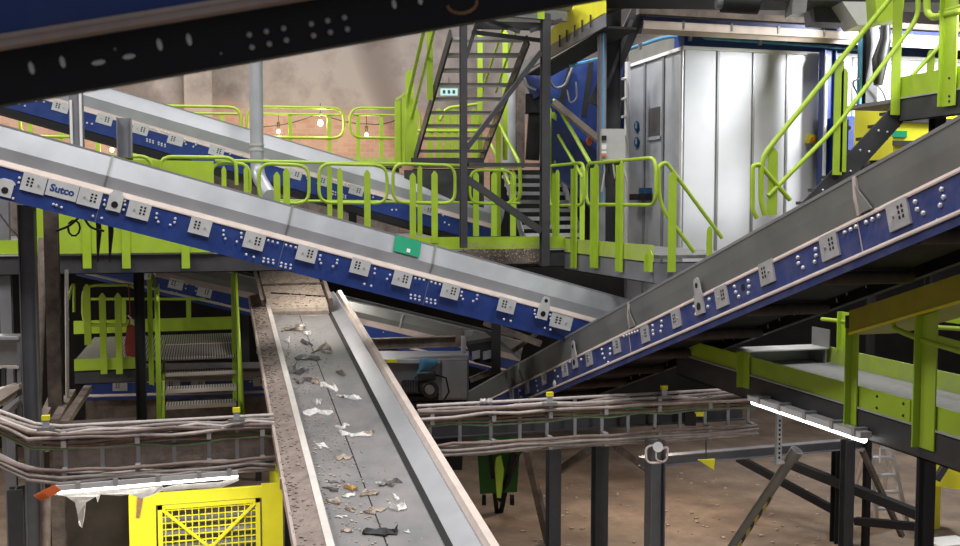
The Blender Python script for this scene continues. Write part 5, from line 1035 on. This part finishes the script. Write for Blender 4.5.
for i, (p, q, d0, d1, w, mt, lb) in enumerate([((738, 458), (832, 509), 14.5, 13.7, .10, 'black', 'long black brace on the floor side of the hazard strut'), ((788, 463), (922, 516), 14.2, 12.5, .12, 'black', 'black brace passing behind the aluminium ladder'), ((856, 521), (922, 527), 13.4, 12.6, .10, 'black', 'low black bar between the two columns at lower right'), ((862, 450), (902, 536), 12.9, 13.4, .06, 'steelbrown', 'thin brown brace slanting before the aluminium ladder'), ((527, 450), (549, 545), 12.9, 13.6, .09, 'steelbrown', 'brown brace leaning to the leftmost dark column'), ((594, 447), (560, 470), 13.0, 13.6, .09, 'steelbrown', 'short brown brace between the left and middle dark columns'), ((615, 446), (648, 470), 13.3, 13.9, .07, 'steelbrown', 'short brown brace right of the middle dark column'), ((518, 450), (500, 500), 14.0, 14.3, .07, 'black', 'thin black leg leaning beside the green bin')]):
    solo('diagonal_brace', MB().beam(at(*p, d0), at(*q, d1), w, w), M[mt], lb, 'brace')
ll = thing('stepladder', 'aluminium stepladder standing on the floor below the right walkway', 'ladder', PZ(890, 524, 0))
f0, f1 = PZ(877, 525, 0), PZ(907, 524, 0); tp0, tp1 = at(868, 440, 13.6), at(889, 440, 13.6)
for p, q in ((f0, tp0), (f1, tp1)): MB().beam(p, q, .05, .09, FWDH).part('stile', M['alu'], ll)
for p, q in ((PZ(852, 500, 0), tp0), (PZ(884, 500, 0), tp1)): MB().beam(p, q, .04, .05, FWDH).part('rear_leg', M['alu'], ll)
for f in (.2, .4, .6, .8): a, b = f0.lerp(tp0, f), f1.lerp(tp1, f); MB().beam(a, b, .10, .03).part('rung', M['alu'], ll)
fc = thing('festoon_clip', 'pale clip with hanging ends under the walkway beam above the stepladder', 'clip', at(885, 452, 11.0)); MB().box(at(888, 446, 11.0), RIGHT*.15, FWDH*.05, EZ*.06).part('body', M['alu'], fc); MB().tube([at(880, 448, 11), at(880, 463, 11)], .012).part('strap', M['plate'], fc)
ye = thing('machine_guard', 'yellow machine guard on a leg at the right edge below the walkway', 'guard', PZ(935, 528, 0))
MB().prism([at(935, 455, 13.6), at(975, 450, 13.6), at(975, 492, 13.6), at(935, 486, 13.6)], FWDH*.5).part('panel', M['yellow'], ye); a = PZ(934, 528, 0); MB().bx((a.x-.06, a.y-.05, 0), (a.x+.06, a.y+.05, at(934, 470, 13.6).z)).part('leg', M['yellow'], ye); MB().beam(at(936, 480, 13.4), at(950, 458, 13.4), .08, .08).part('brace', M['steel'], ye)
b = PZ(948, 545, 0); solo('board', MB().box(b+EZ*.03, EX*.55, EY*.35, EZ*.06), M['white'], 'white board lying on the floor at the bottom right corner', 'board')
gb = thing('waste_bin', 'green bin in the shade right of the centre conveyor', 'bin', at(500, 492, 14.2)); a, b = at(478, 494, 14.2), at(519, 492, 14.2)
MB().prism([at(480, 494, 14.2), at(517, 492, 14.2), at(520, 446, 14.2), at(477, 446, 14.2)], FWDH*.6).part('body', M['greenbin'], gb); MB().beam(at(475, 446, 14.15), at(521, 446, 14.15), .7, .06).part('rim', M['greenbin'], gb)
for x in (484, 512): a = at(x, 500, 14.3); MB().cyl(a-RIGHT*.03, a+RIGHT*.03, .08, 12).part('wheel', M['black'], gb)
lpz = thing('stand', 'lime tapered stand foot in front of the green bin', 'stand', PZ(499, 512, 0)); MB().prism([at(496, 458, 13.6), at(501, 456, 13.6), at(504, 470, 13.6), at(501, 498, 13.6), at(497, 498, 13.6), at(495, 470, 13.6)], FWDH*.05).part('plate', M['lime'], lpz)
for x0, x1 in ((490, 497), (513, 501)): MB().beam(at(x0, 452, 13.7), PZ(x1, 512, 0), .06, .06).part('leg', M['black'], lpz)
yp = thing('warning_plate', 'small yellow plate hanging below the right cable ladder', 'sign', at(707, 466, 12.4)); MB().prism([at(698, 460, 12.4), at(715, 459, 12.4), at(714, 470, 12.4)], FWDH*.02).part('plate', M['yellow'], yp); MB().cyl(at(706, 440, 12.42), at(706, 461, 12.42), .008).part('hanger', M['steel'], yp)
yb2 = thing('warning_plate', 'small yellow box among the rungs near the right end of the right cable ladder', 'sign', at(699, 416, 11.2)); MB().box(at(699, 414, 11.2), RIGHT*.1, FWDH*.05, EZ*.045).part('box', M['yellow'], yb2); MB().box(at(690, 419, 11.2), RIGHT*.12, FWDH*.08, EZ*.14).part('cable_gland', M['black'], yb2)
dbm = MB(); rd = random.Random(21)
for i in range(160):
    p = PZ(rd.uniform(500, 830), rd.uniform(470, 546), 0); r = rd.uniform(.006, .03); dbm.box(p+EZ*r*.4, EX*r*rd.uniform(1, 2.5), EY*r*rd.uniform(1, 2), EZ*r*.8)
solo('litter_crumbs', dbm, M['scrapt'], 'crumbs of rubble scattered on the floor at lower right', 'litter', None, 'stuff')
# ------------------------------------------------------------------ lighting of the hall
w = bpy.data.worlds.new('World'); SC.world = w; w.use_nodes = True
w.node_tree.nodes['Background'].inputs[0].default_value = (.85, .90, 1, 1); w.node_tree.nodes['Background'].inputs[1].default_value = .13
def area(loc, size, power, rgb=(1, .97, .93), target=None, sy=None):
    l = bpy.data.lights.new('unseen_lamp', 'AREA'); l.energy = power; l.size = size; l.color = rgb
    if sy: l.shape = 'RECTANGLE'; l.size_y = sy
    o = bpy.data.objects.new('unseen_lamp', l); COL.objects.link(o); o.location = loc
    d = (V(target)-V(loc)) if target else V((0, 0, -1)); o.rotation_euler = d.to_track_quat('-Z', 'Y').to_euler(); return o
area((-5, 8, 13), 2.5, 560); area((2, 5.5, 13), 2.5, 520); area((9, 8, 13), 2.5, 420); area((-8, 17, 13), 2.5, 520); area((1, 18, 13), 2.5, 520); area((10.4, 10.5, 7.45), .8, 310, (.95, .97, 1), (10.6, 13.6, 5.9)); area((4.6, 14.6, 9.4), .5, 90, (1, .96, .9), (6.9, 14.8, 5.6))  # unseen lamps: overhead rows, then two aimed to brighten the silver room
# unseen lights added to brighten dim spots, mostly in the lower hall
area((6.4, 13.4, 2.4), .4, 42, (1, .82, .66)); area((1.4, 14.5, 3.9), .3, 16, (1, .93, .84)); area((2.6, 16.0, 3.7), .3, 26, (1, .95, .88)); area((-3.5, 13.4, 3.7), .5, 52, (1, .95, .85)); area((-3.2, 16.5, 3.7), .5, 40, (1, .95, .85)); area((7.5, 8.2, 6.6), .5, 30, (1, .97, .92))
SC.view_settings.view_transform = 'Standard'; SC.view_settings.look = 'None'; SC.view_settings.gamma = 1; SC.view_settings.exposure = .5
